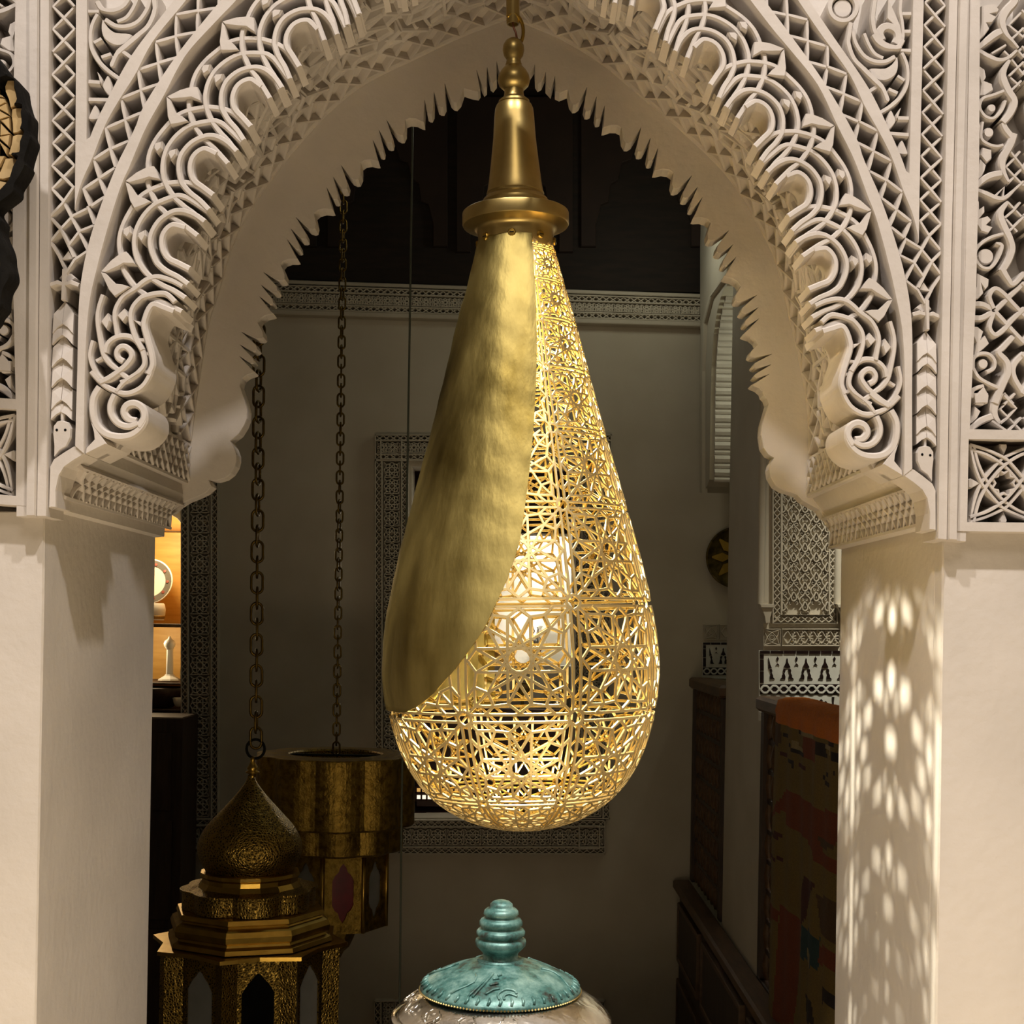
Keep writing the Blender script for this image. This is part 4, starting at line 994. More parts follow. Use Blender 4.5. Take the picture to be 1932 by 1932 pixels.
rows = [('back', .115, zrail-.30), ('back', .115, zrail-.1), ('top', .112, zrail+.004), ('top', .06, zrail+.018), ('top', 0, zrail+.018), ('top', -.035, zrail+.008), ('top', -.045, zrail-.03)]
for i in range(1, nz): rows.append(('f', -.045, zrail-.03 + (zbot-zrail+.03)*i/(nz-1)))
rug = MB(); V = []
for j, (kd, dx, z) in enumerate(rows):
    for i in range(ny+1):
        y = ry0 + (ry1-ry0)*i/ny
        wv = .010*sin(y*9+1)*min(1, max(0, (zrail-z)/.5)) + .004*sin(y*31)
        zz_ = z + (.004*sin(i*1.9)*sin(i*.7) if kd == 'top' else 0)
        V.append((XB + dx - (wv if kd == 'f' else 0), y, zz_))
fs, mi = [], []
for j in range(len(rows)-1):
    for i in range(ny):
        q = (j*(ny+1)+i, j*(ny+1)+i+1, (j+1)*(ny+1)+i+1, (j+1)*(ny+1)+i)
        yc = (V[q[0]][1]+V[q[1]][1])/2; zc_ = (V[q[0]][2]+V[q[2]][2])/2
        k = 'orange' if j < 6 or zc_ > zrail-.075 else 'ochre'
        if k == 'ochre':
            for kk, poly in PATW:
                if inside((yc, zc_), poly): k = kk
        fs.append(q); mi.append(keys.index(k))
rug.v = V; rug.f = fs; rug.m = mi
ro = rug.build('kilim_rug', [RUGM[k] for k in keys], smooth=True, loc=(XB, 4.3, zrail))
tag(ro, 'ochre and rust woven kilim with orange top edge hung over the dark balustrade', 'rug')
sm = ro.modifiers.new('thick', 'SOLIDIFY'); sm.thickness = .006; sm.offset = 1
# ================================================================ PENDANT LAMP
YL = 2.3; SL_ = YL/FPX
TOP, BOT = P(967.5, 0, YL), P(987.5, 1564, YL)
AX = (BOT-TOP); LAX = AX.length; AXN = AX.normalized(); EX = Vector((-AXN.z, 0, AXN.x)); EY = Vector((0, 1, 0))
if EX.x < 0: EX = -EX
def LP(r, th, y):
    """radius and height in pixels, angle from the front, towards the right"""
    return TOP + AX*(y/1564) + EX*(r*SL_*sin(th)) - EY*(r*SL_*cos(th))
lampo = empty('pendant_lamp', tuple(TOP), 'tall drop shaped brass lamp, half solid and half pierced, hanging inside the arch', 'lamp')
def lampturn(name, prof, mat, n=48, smooth=True, auto=35, parent=None, label=None):
    mb = MB(); vs = []
    for r, y in prof:
        for i in range(n): vs.append(LP(r, 2*pi*i/n, y))
    fs = [(k*n+i, k*n+(i+1) % n, (k+1)*n+(i+1) % n, (k+1)*n+i) for k in range(len(prof)-1) for i in range(n)]
    mb.add(vs, fs); return mb.build(name, mat, parent or lampo, smooth=smooth, auto=auto, label=label)
lampturn('hanging_rod', [(0,-168),(12.5,-168),(12.5,44),(11.5,46),(9,46),(9,40),(0,40)], BRASS, 24)
lampturn('ceiling_cap', [(0,-166),(40,-166),(38,-158),(20,-150),(12,-148)], BRASS, 24)
lampturn('finial', [(0,72),(8,73),(15,78),(19.5,86),(20.5,95),(18,105),(14.5,110),(13,113),(14,116),(14,120),(15.5,121),(15.5,125),(17,126),(24,134),(29,143),(30.5,152),(28,161),(21,168),(18,170),(18,176),(20,184),(25,188),(29,191),(29.5,195),(28,197)], BRASS)
lampturn('neck', [(28,196),(33,199),(36,206),(37.5,220),(40,260),(44.5,300),(50,345),(53,362),(54.5,366),(53.5,368),(53.5,371),(57,374),(61,378),(62,381),(64,383),(65,390),(64,392)], BRASS, 64)
lampturn('flange', [(62,391),(97,401),(100,403),(100.5,405),(100.5,424),(99,427),(92,430),(80,433),(74.5,436),(72,441),(71.5,448),(71.5,473),(70.5,475),(67,475),(66,460)], BRASS, 64)
mb = MB()
pts = [LP(19*sin(a), pi/2 if True else 0, 58-27*cos(a)) + EY*(-.010*cos(a*1.0)+.002) for a in [radians(x) for x in range(-35, 215, 10)]]
mb.tube(pts, 3.4*SL_, 8); mb.build('open_ring', OLDSMOOTH, lampo, smooth=True)
mb = MB(); mb.tube([LP(-1, pi/2, 40), LP(1, pi/2, 52), LP(5, pi/2, 62), LP(7, pi/2, 74)], 2.0*SL_, 6); mb.build('wire', plain('copper_flex', (.25, .10, .06), .4, .6), lampo, smooth=True)
for k in range(8):
    th = radians(-6 + 45*k); c = LP(71.3, th, 458.5); n = (LP(90, th, 458.5)-c).normalized(); t = n.cross(AXN)
    mb = MB(); vs = []
    for r, h in ((7.6, -.002), (7.6, .0022), (6.2, .0038), (0.01, .0042)):
        for i in range(10): vs.append(c + t*(r*SL_*cos(i*pi/5)) + AXN*(r*SL_*sin(i*pi/5)) + n*h)
    mb.add(vs, [(q*10+i, q*10+(i+1) % 10, (q+1)*10+(i+1) % 10, (q+1)*10+i) for q in range(3) for i in range(10)])
    s_ = mb.build('screw', OLDSMOOTH, lampo)
    mb = MB(); mb.tube([c + t*(-4*SL_) + n*.0042, c + t*(4*SL_) + n*.0042], 1.0*SL_, 4); mb.build('slot', DARKIRON, s_)
PROF = [(68,458),(72.5,476),(88,535),(105,595),(121,657),(136.5,720),(152,782),(169,844),(186,906),(203,968),(222,1040),(236.5,1100),(247.5,1155),(254.5,1205),(258,1250),(257.5,1285),(254,1315),(249,1345),(240,1380),(229,1412),(215,1443),(197,1472),(174,1499),(147,1521),(116,1539),(82,1552),(45,1560.5),(12,1563.8),(2,1564)]
PROF = cr(PROF, 6)
# conformal height: v grows by ds / r
VT = [0.0]
for (r0, y0), (r1_, y1) in zip(PROF, PROF[1:]): VT.append(VT[-1] - hypot(r1_-r0, y1-y0)/max(2, (r0+r1_)/2))
iref = min(range(len(PROF)), key=lambda i: abs(PROF[i][1]-1340)); v0 = VT[iref]; VT = [v-v0 for v in VT]
def at_v(v):
    v = max(VT[-1], min(VT[0], v)); lo, hi = 0, len(VT)-2
    while lo < hi:
        m = (lo+hi+1)//2
        if VT[m] >= v: lo = m
        else: hi = m-1
    f = (VT[lo]-v)/((VT[lo]-VT[lo+1]) or 1)
    a, b = PROF[lo], PROF[lo+1]
    # outward slope for the normal
    return a[0]+(b[0]-a[0])*f, a[1]+(b[1]-a[1])*f
BND = [(458,24),(560,19.5),(650,16.6),(760,12),(850,8),(950,3.5),(1040,-.5),(1110,-6.5),(1190,-15),(1250,-25),(1300,-37),(1330,-50),(1341,-70),(1346,-100)]
def bnd(y):
    if y <= BND[0][0]: return BND[0][1]
    for (a, t0), (b, t1) in zip(BND, BND[1:]):
        if y <= b: return t0 + (t1-t0)*(y-a)/(b-a)
    return -170
def r_at(y):
    for a, b in zip(PROF, PROF[1:]):
        if a[1] <= y <= b[1]: return a[0] + (b[0]-a[0])*(y-a[1])/((b[1]-a[1]) or 1)
    return PROF[-1][0]
# solid shell
ys_ = [458 + (1346-458)*i/70 for i in range(71)]; NT = 56; LEFT = -168
mb = MB(); vs = []
for off in (4.0, 1.6):
    for y in ys_:
        rb = bnd(y)
        for i in range(NT+1):
            th = radians(rb + (LEFT-rb)*i/NT); vs.append(LP(r_at(y) + off + (.5*sin(y*.045+th*5)+.4*sin(y*.11-th*9) if off > 2 else 0), th, y))
n1 = len(ys_)*(NT+1); fs = []
for q in (0, 1):
    for k in range(len(ys_)-1):
        for i in range(NT):
            a = q*n1 + k*(NT+1)+i; fs.append((a, a+1, a+NT+2, a+NT+1))
for k in range(len(ys_)-1):
    for i in (0, NT): a = k*(NT+1)+i; fs.append((a, a+NT+1, a+NT+1+n1, a+n1))
for i in range(NT):
    for k in (0, len(ys_)-1): a = k*(NT+1)+i; fs.append((a, a+1, a+1+n1, a+n1))
mb.add(vs, fs); mb.build('solid_shell', HAMMER, lampo, smooth=True, label='solid hand-beaten brass half, spiralling down to the left', auto=50)
# pierced shell: straps cut from sheet, real openings between them
def MF(th, v, h):
    r, y = at_v(v); r2, y2 = at_v(v+.02); r0, y0 = at_v(v-.02)
    dr, dy = r2-r0, y2-y0; L = hypot(dr, dy) or 1
    nr, ny_ = -dy/L, dr/L          # outward
    return LP(r + nr*h/SL_, th, y + ny_*h/SL_)
SEG = rosette(12)
mb = MB(); rng = random.Random(3); NC = 8; cell = 2*pi/NC; hc = cell/2
for j in range(-6, 12):
    vc = (j+.5)*cell
    if vc - hc*.2 > VT[0]: break
    if at_v(vc)[0] < 5: continue
    for i in range(NC):
        tc_ = i*cell - radians(1)
        for (a, b), (c, d) in SEG:
            va, vb = vc+b*hc, vc+d*hc
            if max(va, vb) > VT[0]: continue
            rm, ym = at_v((va+vb)/2)
            if rm < 4: continue
            thm = (degrees_ := ((math.degrees(tc_+(a+c)/2*hc)+180) % 360)-180)
            if LEFT+6 < thm < bnd(ym)-7 and ym < 1322: continue
            n = 2 if rm < 60 else (4 if hypot(c-a, d-b) > .8 else 2)
            w_ = max(1.5, 5.0*(rm/255)**.62)/rm
            mb.stroke([(tc_+(a+(c-a)*t/n)*hc, va+(vb-va)*t/n) for t in range(n+1)], w_, -.0013, .0013, MF, bev=.15)
mb.build('pierced_shell', FILI, lampo, label='openwork brass half cut into twelve-pointed stars', kind='stuff')
lampturn('bulb', [(0,414),(14,415),(20,420),(21,426),(17,432),(9,435),(0,436)], BULB, 20)
spot_at = LP(0, 0, 506)
lamp('bulb_beam', 'SPOT', tuple(spot_at), 175, (1.0, .92, .74), .003, tuple(BOT), 100, .2)
lamp('bulb_glow', 'POINT', tuple(LP(0, 0, 476)), 15.0, (1.0, .80, .50), .012)

# ================================================================ LIDDED JAR in front
YJ = 1.72
jar = empty('lidded_jar', tuple(P(945, 2330, YJ)), 'squat hammered nickel jar with a teal patinated lid and beehive knob, below the lamp', 'jar')
mb = MB(); pxlathe(mb, 944, YJ, [(0,2330),(95,2330),(100,2322),(96,2310),(120,2280),(175,2200),(205,2100),(212,2020),(207,1950),(202,1926),(203,1919),(200,1912),(196,1909),(185,1895),(150,1872),(140,1868),(0,1868)], n=72)
mb.build('body', SILVER, jar, smooth=True, auto=40)
mb = MB(); pxlathe(mb, 944, YJ, [(201,1922),(205,1920),(205.5,1916),(203,1912),(199,1910)], n=72); mb.build('shoulder_ring', SILVER, jar, smooth=True)
lid = MB(); pxlathe(lid, 944, YJ, [(150,1868),(152,1864),(150.5,1860),(140,1850),(120,1838),(95,1827),(70,1819),(48,1813),(40,1812),(0,1811)], n=72, rf=lambda a, r, z: r*(1+(.008*cos(44*a) if r > 138 else 0)))
lido = lid.build('lid', PATINA, jar, smooth=True)
mb = MB(); prk = [(43,1815),(44,1809),(34,1808),(33,1800),(34,1796),(41,1789),(47,1783),(48,1777),(47,1772),(41,1770),(40,1767),(45.5,1763),(46,1757),(43,1753),(37,1751),(36,1748),(41,1744),(40.5,1738),(37,1733),(30,1731),(29,1728),(33.5,1724),(32,1718),(28,1714),(23,1713),(22,1709),(21,1705),(15,1700),(7,1698),(0,1697)]
s = YJ/FPX; c = P(944, 1815, YJ); mb.lathe([(r*s, -(y-1815)*s) for r, y in prk], 48, tuple(c)); mb.build('knob', PATINA, lido, smooth=True)
mb = MB()
for k in range(150):
    a = 2*pi*k/150; cc = P(944, 1866, YJ); q = Vector((cc.x + 151.5*s*cos(a), YJ + 151.5*s*sin(a), cc.z))
    t = Vector((cos(a), sin(a), 0)); b_ = Vector((-sin(a), cos(a), 0))
    r = 2.6*s; mb.add([q+t*r, q+b_*r, q-t*r, q-b_*r, q+Vector((0,0,r)), q-Vector((0,0,r))], [(0,1,4),(1,2,4),(2,3,4),(3,0,4),(1,0,5),(2,1,5),(3,2,5),(0,3,5)])
mb.build('beaded_rim', BRASS, lido, label='brass beading round the edge of the lid', kind='stuff')
# raised writing-like ornament of the lid
def lidpt(u, v):
    """point on the lid: angle u (front = 0), radius v in pixels"""
    yy = [(150,1860),(140,1850),(120,1838),(95,1827),(70,1819),(48,1813)]
    for (r0, y0), (r1_, y1) in zip(yy, yy[1:]):
        if r1_ <= v <= r0: y = y0 + (y1-y0)*(r0-v)/(r0-r1_); break
    else: y = 1850
    cc = P(944, y, YJ); return Vector((cc.x + v*s*sin(u), YJ - v*s*cos(u), cc.z + .001))
mb = MB()
for st in ([(-.42,138),(-.30,100),(-.22,72)], [(-.36,138),(-.25,100),(-.17,72)], [(-.14,92),(-.02,88)], [(-.17,108),(-.02,102)], [(-.2,130),(-.1,120),(.0,116)], [(.0,140),(-.02,128),(.1,118),(.22,122),(.24,128)], [(.06,140),(.06,132),(.14,128),(.24,134)], [(-.05,80),(.04,76)]):
    mb = MB(); mb.tube([lidpt(u, v) for u, v in cr(st, 4)], 2.4*s, 6); mb.build('raised_stroke', PATINA, lido, smooth=True)
for k in range(5):
    a0 = 1.3 + k*1.1
    mb = MB(); mb.tube([lidpt(a0 + .12*sin(t*.9), 80 + 12*t) for t in range(6)], 2.0*s, 6); mb.build('raised_stroke', PATINA, lido, smooth=True)
mb = MB()
for k in range(44):
    a = 2*pi*k/44; mb.tube([lidpt(a, 149), lidpt(a+.02, 143), lidpt(a+.01, 137)], [2.6*s, 3.2*s, 1.6*s], 6)
mb.build('gadroon', PATINA, lido, smooth=True, kind='stuff')
# engraved scrolls on the shoulder
mb = MB()
def shp(u, v):
    f = (v-150)/(198-150); cc = P(944, 1871 + f*36, YJ); return Vector((cc.x + v*s*sin(u), YJ - v*s*cos(u), cc.z + .0008))
for k in range(14):
    u0 = k*2*pi/14 + .1
    for sg in (1, -1):
        mb.tube([shp(u0 + sg*(.05+.05*sin(t*.8)), 160 + 5*t) for t in range(6)], 1.3*s, 5)
        mb.tube([shp(u0 + sg*(.10+.03*cos(t)), 176 + 6*sin(t)) for t in range(6)], 1.1*s, 5)
mb.build('engraved_scroll', SILVER, jar, smooth=True, kind='stuff')
zt = P(945, 2330, YJ).z
st = empty('display_stand', (jar.location.x, YJ, 0), 'plain dark wooden stand carrying the lidded jar', 'stand')
mb = MB(); mb.bevbox((jar.location.x-.17, YJ-.16, zt-.04), (jar.location.x+.17, YJ+.16, zt), .008); mb.build('top', DARKWOOD, st)
for sx in (-1, 1):
    for sy in (-1, 1):
        mb = MB(); mb.bevbox((jar.location.x+sx*.14-.02, YJ+sy*.13-.02, 0), (jar.location.x+sx*.14+.02, YJ+sy*.13+.02, zt-.04)); mb.build('leg', DARKWOOD, st)

# ================================================================ LANTERNS IN THE BACK ROOM
CHAINB = noise_mat('dull_chain_brass', (.09,.056,.012), (.16,.105,.025), 60, .4, 1.0)
def link_mesh(name, L, W, r, mat):
    mb = MB(); pts = []
    h = (L-W)/2; R = W/2
    for k in range(13): a = pi*k/12; pts.append((R*cos(a), 0, h + R*sin(a)))
    for k in range(13): a = pi + pi*k/12; pts.append((R*cos(a), 0, -h + R*sin(a)))
    mb.tube(pts, r, 6, closed=True)
    me = bpy.data.meshes.new(name); me.from_pydata([tuple(v) for v in mb.v], [], mb.f); me.materials.append(mat)
    me.polygons.foreach_set('use_smooth', [True]*len(me.polygons)); me.update(); return me
def chain(root, p0, p1, pitch, L, W, r, mat):
    me = link_mesh('chain_link', L, W, r, mat); d = p1-p0; n = int(d.length/pitch); base = origin(root)
    for k in range(n+1):
        o = bpy.data.objects.new('chain_link', me); COL.objects.link(o); o.parent = root
        o.location = p0 + d*(k/n) - base; o.rotation_euler = (0, atan2(d.x, d.z), (radians(90) if k % 2 else 0) + .25*sin(k*.23))
def oct_prof(mb, cx, cy, rings, n=8, a0=0.0, ctr=None, cap=True):
    """stacked polygons; rings of (radius, z)"""
    vs = []
    for r, z in rings:
        for i in range(n):
            a = a0 + 2*pi*i/n; vs.append((cx + r*sin(a), cy - r*cos(a), z))
    fs = [(k*n+i, k*n+(i+1) % n, (k+1)*n+(i+1) % n, (k+1)*n+i) for k in range(len(rings)-1) for i in range(n)]
    if cap: fs += [tuple(range(n)), tuple((len(rings)-1)*n+i for i in range(n))]
    mb.add(vs, fs)
def pierced(name, scale):
    """perforated brass: a pattern of small dark holes in the metal"""
    m, nt, b = new_mat(name); N, L = nt.nodes, nt.links
    tc = N.new('ShaderNodeTexCoord'); vo = N.new('ShaderNodeTexVoronoi'); vo.feature = 'DISTANCE_TO_EDGE'; vo.inputs['Scale'].default_value = scale
    L.new(tc.outputs['Object'], vo.inputs['Vector'])
    rp = N.new('ShaderNodeValToRGB'); e = rp.color_ramp.elements; e[0].position = .12; e[0].color = (.32, .215, .048, 1); e[1].position = .24; e[1].color = (.06, .04, .010, 1)
    L.new(vo.outputs['Distance'], rp.inputs[0]); L.new(rp.outputs[0], b.inputs['Base Color'])
    b.inputs['Metallic'].default_value = 1; b.inputs['Roughness'].default_value = .36
    bp = N.new('ShaderNodeBump'); bp.inputs['Strength'].default_value = .8; bp.inputs['Distance'].default_value = .004; bp.invert = True
    L.new(vo.outputs['Distance'], bp.inputs['Height']); L.new(bp.outputs[0], b.inputs['Normal'])
    return m
PIERCED = pierced('pierced_brass', 125)
# -- domed lantern
YD = 4.4; sd = YD/FPX; XC = 472
def zd_(y): return P(XC, y, YD).z
cD = P(XC, 1700, YD)
dome = empty('dome_lantern', tuple(cD), 'large aged brass lantern with an onion dome and arched windows, hanging nearest at lower left', 'lantern')
cd = lambda y: P(XC + (y-1700)*-.02 + 4*(1700-y)/260, y, YD)
mb = MB(); c0 = cd(1413); mb.tube([(c0.x + 17*sd*sin(a), YD, c0.z + 18*sd*cos(a)) for a in [2*pi*k/24 for k in range(24)]], 2.6*sd, 8, closed=True); mb.build('ring', DARKIRON, dome, smooth=True)
mb = MB(); pxlathe(mb, 477, YD, [(0,1427),(4,1428),(5,1434),(4,1437),(9,1446),(11,1450),(8,1453),(13,1456),(13,1458),(7,1460),(7,1466)], n=20); mb.build('finial', OLDSMOOTH, dome, smooth=True)
mb = MB(); pxlathe(mb, 474, YD, cr([(6,1462),(10,1474),(24,1494),(44,1517),(66,1541),(84,1562),(95,1584),(97.5,1600),(94,1618),(84,1636),(80,1642)], 4), n=56); mb.build('onion_dome', PIERCED, dome, smooth=True)
mb = MB(); pxlathe(mb, 472, YD, [(80,1640),(92,1642),(94,1648),(90,1652),(90,1660),(97,1670),(98,1676),(94,1680)], n=16); mb.build('dome_collar', OLDSMOOTH, dome)
lob = lambda a, r, z: r*(.93+.09*abs(cos(4*(a-.3))))
mb = MB(); pxlathe(mb, 471, YD, [(86,1668),(126,1672),(126,1676),(122,1678),(122,1708),(118,1712),(100,1712)], n=96, rf=lob); mb.build('lobed_tier', PIERCED, dome)
a0 = radians(-5); zz0 = lambda y: zd_(y)
mb = MB(); oct_prof(mb, cD.x, YD, [(r*sd, zz0(y)) for r, y in ((112,1708),(140,1710),(143,1718),(138,1721),(140,1724),(150,1729),(154,1738),(152,1748),(146,1752),(148,1756),(156,1760),(158,1768),(150,1772))], 8, a0); mb.build('octagonal_moulding', OLDSMOOTH, dome)
# roof plate with a point at each corner
mb = MB(); star = []
for i in range(16): a = a0 + i*pi/8; r = (187 if i % 2 == 0 else 158)*sd; star.append((cD.x + r*sin(a), YD - r*cos(a)))
MHz = lambda u, v, h: Vector((u, v, zz0(1770)+h))
mb.prism(star, -.012, .0, MHz, back=True); mb.build('roof_plate', OLDSMOOTH, dome)
rb_ = 152*sd; zt_, zb_ = zz0(1772), zz0(2150)
for i in range(8):
    am = a0 + (i+.5)*pi/4; ap = rb_*cos(pi/8); hw = rb_*sin(pi/8)
    n = Vector((sin(am), -cos(am), 0)); t = Vector((cos(am), sin(am), 0)); c = Vector((cD.x, YD, 0)) + n*ap
    Mq = lambda u, v, h, c=c, t=t, n=n: c + t*u + Vector((0, 0, v)) + n*h
    w_ = hw*.5; top = zz0(1802); spr = zz0(1838)
    hole = [(-w_, zz0(2080)), (-w_, spr), (-w_*.86, spr+.012), (-w_*.62, spr+.03), (-w_*.36, spr+.042), (-w_*.22, top-.008), (0, top), (w_*.22, top-.008), (w_*.36, spr+.042), (w_*.62, spr+.03), (w_*.86, spr+.012), (w_, spr), (w_, zz0(2080))]
    pan = [(-hw, zb_), (-hw, zt_), (hw, zt_), (hw, zb_), (w_, zb_), (w_, zz0(2080))] + hole[::-1][1:] + [(-w_, zb_)]
    pan = [(-hw, zb_), (-hw, zt_), (hw, zt_), (hw, zb_), (w_, zb_)] + hole[::-1] + [(-w_, zb_)]
    mb = MB(); mb.prism(pan, -.006, .0, Mq, back=True); mb.build('panel', PIERCED, dome)
    mb = MB(); mb.prism([(-w_*1.1, zz0(2085)), (w_*1.1, zz0(2085)), (w_*1.1, top+.01), (-w_*1.1, top+.01)], -.012, -.008, Mq, back=True); mb.build('pane', GLASS_HOLE_BLACK if i in (0, 2) else GREYGLASS, dome)
    # pointed column at the corner
    ac = a0 + i*pi/4; e1 = Vector((sin(ac), -cos(ac), 0)); e2 = Vector((cos(ac), sin(ac), 0)); cc = Vector((cD.x, YD, 0)) + e1*(rb_-.012)
    tri = [(0, .047), (.034, 0), (-.034, 0)]
    mb = MB(); vs = [cc + e1*b + e2*a + Vector((0, 0, z)) for z in (zb_, zt_) for a, b in tri]
    mb.add(vs, [(0,1,4,3),(0,3,5,2),(0,2,1),(3,4,5)]); mb.build('corner_column', PIERCED, dome)
mb = MB(); oct_prof(mb, cD.x, YD, [(r*sd, zz0(y)) for r, y in ((60,2260),(150,2190),(166,2165),(166,2150),(150,2146))], 8, a0); mb.build('base', OLDSMOOTH, dome)
chain(dome, cd(1392), Vector((P(500, -900, YD).x, YD, 5.25)), 29.2*sd, 40*sd, 21*sd, 2.7*sd, CHAINB)
# -- drum lantern
YR = 5.4; sr = YR/FPX
cR = P(634, 1500, YR)
drum = empty('drum_lantern', tuple(cR), 'aged brass lantern with a wide scalloped drum and red pane, hanging behind the domed one', 'lantern')
lob5 = lambda a, r, z: r*(.945+.075*abs(cos(5*a+.75)))
def pr2(prof, name, mat, n=100, rf=None, smooth=False):
    mb = MB(); pxlathe(mb, 634, YR, prof, n=n, rf=rf); mb.build(name, mat, drum, smooth=smooth, auto=30 if smooth else None)
pr2([(89,1421),(118,1421)], 'top_ring', OLDBRASS, 64)
pr2([(116,1421),(148,1422),(149,1424)], 'top_rim', OLDBRASS, 100, lob5)
pr2([(149,1424),(149,1548),(146,1552),(118,1553)], 'drum', OLDBRASS, 100, lob5)
pr2([(89,1421),(86,1424),(86,1540)], 'inner_wall', PIERCED, 48)
pr2([(118,1553),(126,1554),(126,1596),(122,1600),(60,1601)], 'second_tier', OLDBRASS, 100, lob5)
a1 = radians(17-22.5)
rb2 = 99*sr; zt2, zb2 = P(634, 1601, YR).z, P(634, 1738, YR).z; zq = lambda y: P(634, y, YR).z
for i in range(8):
    am = a1 + (i+.5)*pi/4; ap = rb2*cos(pi/8); hw = rb2*sin(pi/8)
    n = Vector((sin(am), -cos(am), 0)); t = Vector((cos(am), sin(am), 0)); c = Vector((cR.x, YR, 0)) + n*ap
    Mq = lambda u, v, h, c=c, t=t, n=n: c + t*u + Vector((0, 0, v)) + n*h
    w_ = hw*.52
    half = [(0,1614),(.3,1622),(.42,1630),(.75,1636),(1,1646),(1,1690),(.75,1700),(.42,1705),(.3,1714),(0,1723)]
    hr = [(a*w_, zq(y)) for a, y in half]; hl = [(-a*w_, zq(y)) for a, y in half[::-1]]
    # frame as two halves round the opening
    for sg, hs in ((1, hr), (-1, [(-a, b) for a, b in hr])):
        mb = MB(); mb.prism([(0, zt2), (sg*hw, zt2), (sg*hw, zb2), (0, zb2)] + hs[::-1], -.005, 0, Mq, back=True); mb.build('panel', OLDBRASS, drum)
    mb = MB(); mb.prism([(-w_*1.1, zq(1725)), (w_*1.1, zq(1725)), (w_*1.1, zq(1612)), (-w_*1.1, zq(1612))], -.011, -.008, Mq, back=True); mb.build('pane', REDGLASS if i % 2 == 0 else GREYGLASS, drum, label='dark red pane' if i % 2 == 0 else None)
    ac = a1 + i*pi/4; e1 = Vector((sin(ac), -cos(ac), 0)); cc = Vector((cR.x, YR, 0)) + e1*rb2
    mb = MB(); mb.tube([(cc.x, cc.y, zb2-.01), (cc.x, cc.y, zt2)], .009, 8); mb.build('post', OLDSMOOTH, drum, smooth=True)
mb = MB(); oct_prof(mb, cR.x, YR, [(r*sr, zq(y)) for r, y in ((0.5,1812),(14,1806),(20,1794),(30,1785),(38,1768),(44,1750),(60,1746),(100,1743),(100,1738),(90,1737))], 8, a1); mb.build('base', OLDBRASS, drum)
mb = MB(); mb.bevbox((cR.x-88*sr, YR-.012, zq(1426)), (cR.x+88*sr, YR+.012, zq(1423)), .002); mb.build('crossbar', DARKIRON, drum)
chain(drum, P(634.5, 1412, YR), Vector((P(662, -650, YR).x, YR, 5.25)), 18.1*sr, 25*sr, 12.5*sr, 1.9*sr, CHAINB)
# -- thin cord with a small weight
YC = 4.9
c_ = empty('hanging_cord', tuple(P(782, -70, YC)), 'thin dark cord hanging straight down beside the big lamp, left of it', 'cord')
mb = MB(); mb.tube([P(x, y, YC) for x, y in ((790,-780),(783,-160),(779,210),(773,620),(766,1050),(758,1500),(756,1700),(754,1890),(753,2000))], 2.0*YC/FPX, 6); mb.build('strand', plain('grey_green_cord', (.09,.10,.075), .9), c_, smooth=True)
mb = MB(); pxlathe(mb, 753, YC, [(0,1996),(6,2000),(8,2015),(6,2030),(0,2034)], n=12); mb.build('weight', OLDSMOOTH, c_, smooth=True)

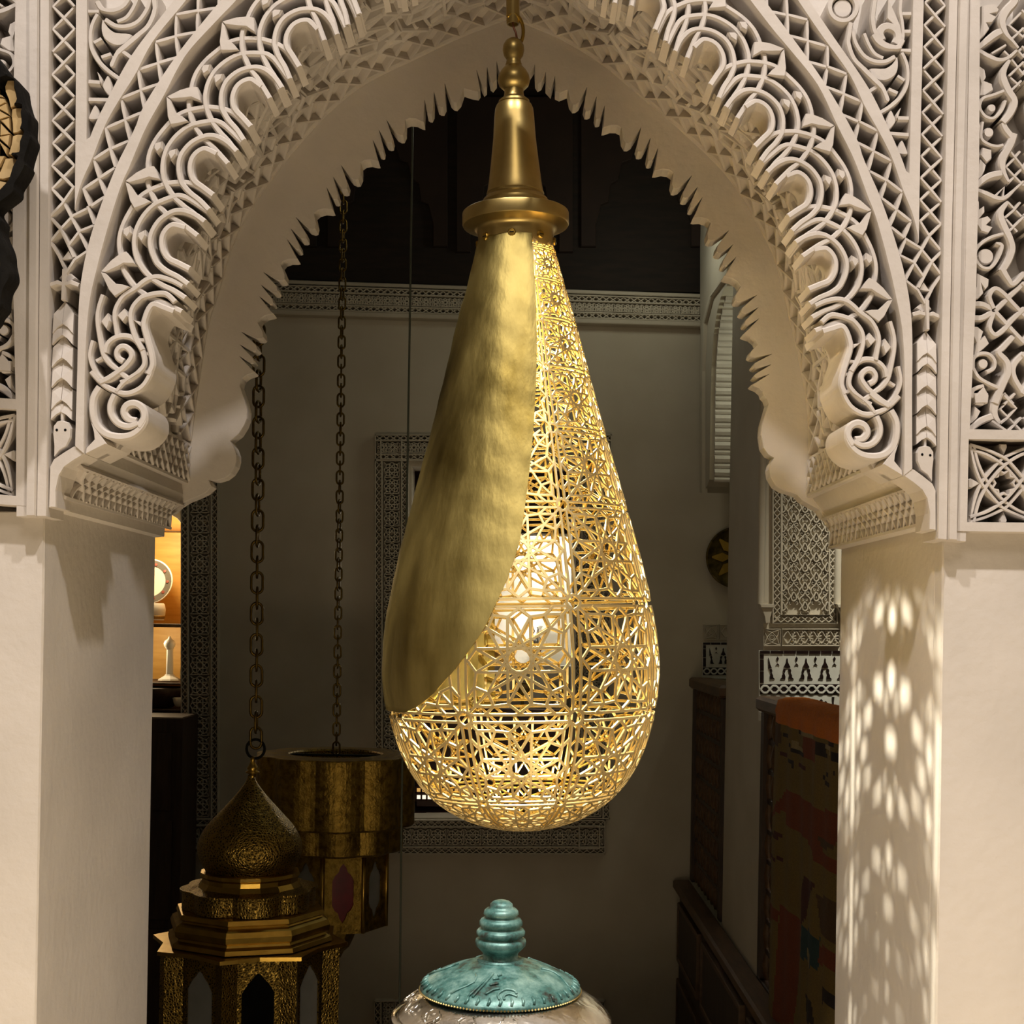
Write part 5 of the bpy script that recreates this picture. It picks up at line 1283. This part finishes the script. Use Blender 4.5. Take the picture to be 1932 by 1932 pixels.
# ================================================================ LEADED GLASS SHADE at the left edge
YG = 1.90
MG = lambda u, v, h: P(u, v, YG) + Vector((0, -h, 0))
gl = empty('leaded_glass_ornament', tuple(P(-60, 350, YG)), 'wavy leaded ornament of amber glass in a dark frame, cut off at the left edge', 'ornament')
EDG = [(-60,60),(-25,95),(0,112),(10,126),(18,137),(22,150),(35,156),(40,160),(50,171),(53,190),(60,215),(67,227),(66,258),(70,272),(64,292),(58,315),(60,322),(52,339),(40,358),(38,372),(24,384),(10,394),(2,404),(8,416),(13,424),(11,440),(14,452),(22,470),(26,485),(27,500),(31,520),(30,534),(20,552),(16,570),(15,586),(4,600),(-6,618),(-40,640)]
INN = [(-60,95),(-30,130),(0,150),(6,172),(14,160),(34,158),(36,176),(41,196),(36,208),(50,210),(48,222),(50,240),(47,252),(54,259),(47,275),(45,296),(30,300),(42,306),(34,322),(28,342),(24,350),(10,366),(-5,374),(-20,400),(-10,430),(-2,455),(4,480),(9,500),(8,515),(2,522),(-4,545),(-10,570),(-40,610)]
mb = MB(); mb.prism(cr(EDG, 3) + [(-60,640), (-60,610)] + cr(INN, 3)[::-1] + [(-60, 95)], -.012, .022, MG, inset=3, back=True); mb.build('dark_frame', DARKIRON, gl)
mb = MB(); mb.prism([(-130,90),(-60,90)] + INN + [(-60,612),(-130,612)], -.010, -.004, MG, back=True); mb.build('backing', DARKIRON, gl)
PETAL = [[(20,158),(33,158),(35,172),(40,188),(40,198),(33,207),(26,210),(22,194),(16,180),(15,170)], [(28,212),(38,209),(49,210),(47,224),(49,238),(48,250),(40,256),(30,257),(29,240),(27,226)], [(30,262),(40,259),(53,260),(46,274),(45,290),(40,298),(30,299),(22,297),(27,280)], [(16,304),(30,303),(40,307),(33,322),(27,340),(12,344),(0,342),(8,324)], [(-8,348),(6,346),(20,350),(8,364),(-8,370),(-30,372),(-20,358)],
 [(0,182),(8,184),(14,190),(-10,188)], [(-10,190),(14,192),(17,200),(2,208)], [(2,209),(18,201),(23,222),(4,212)], [(4,214),(22,224),(24,226),(6,232)], [(7,234),(24,228),(25,252),(10,236)], [(7,238),(22,254),(26,258),(6,262)], [(4,264),(25,260),(22,282),(6,268)], [(3,270),(20,284),(18,298),(4,274)], [(-12,300),(16,300),(6,320),(-14,316)], [(-16,320),(4,322),(-4,340),(-22,336)],
 [(-30,120),(-4,146),(0,176),(-30,160)], [(-32,164),(-2,180),(-14,190),(-34,184)], [(-30,190),(-2,206),(2,232),(-30,226)], [(-30,230),(4,236),(2,262),(-30,258)], [(-30,262),(0,266),(-2,298),(-30,292)], [(-14,440),(-4,460),(4,484),(8,500),(6,514),(-6,510),(-18,470)], [(-30,400),(-20,430),(-22,460),(-40,440)], [(-24,474),(-8,514),(-4,540),(-26,530)], [(-26,534),(-6,544),(-12,566),(-40,560)]]
for q in PETAL:
    mb = MB(); mb.prism(q, -.004, .012, MG, inset=1.4); mb.build('glass_piece', AMBERGLASS, gl)
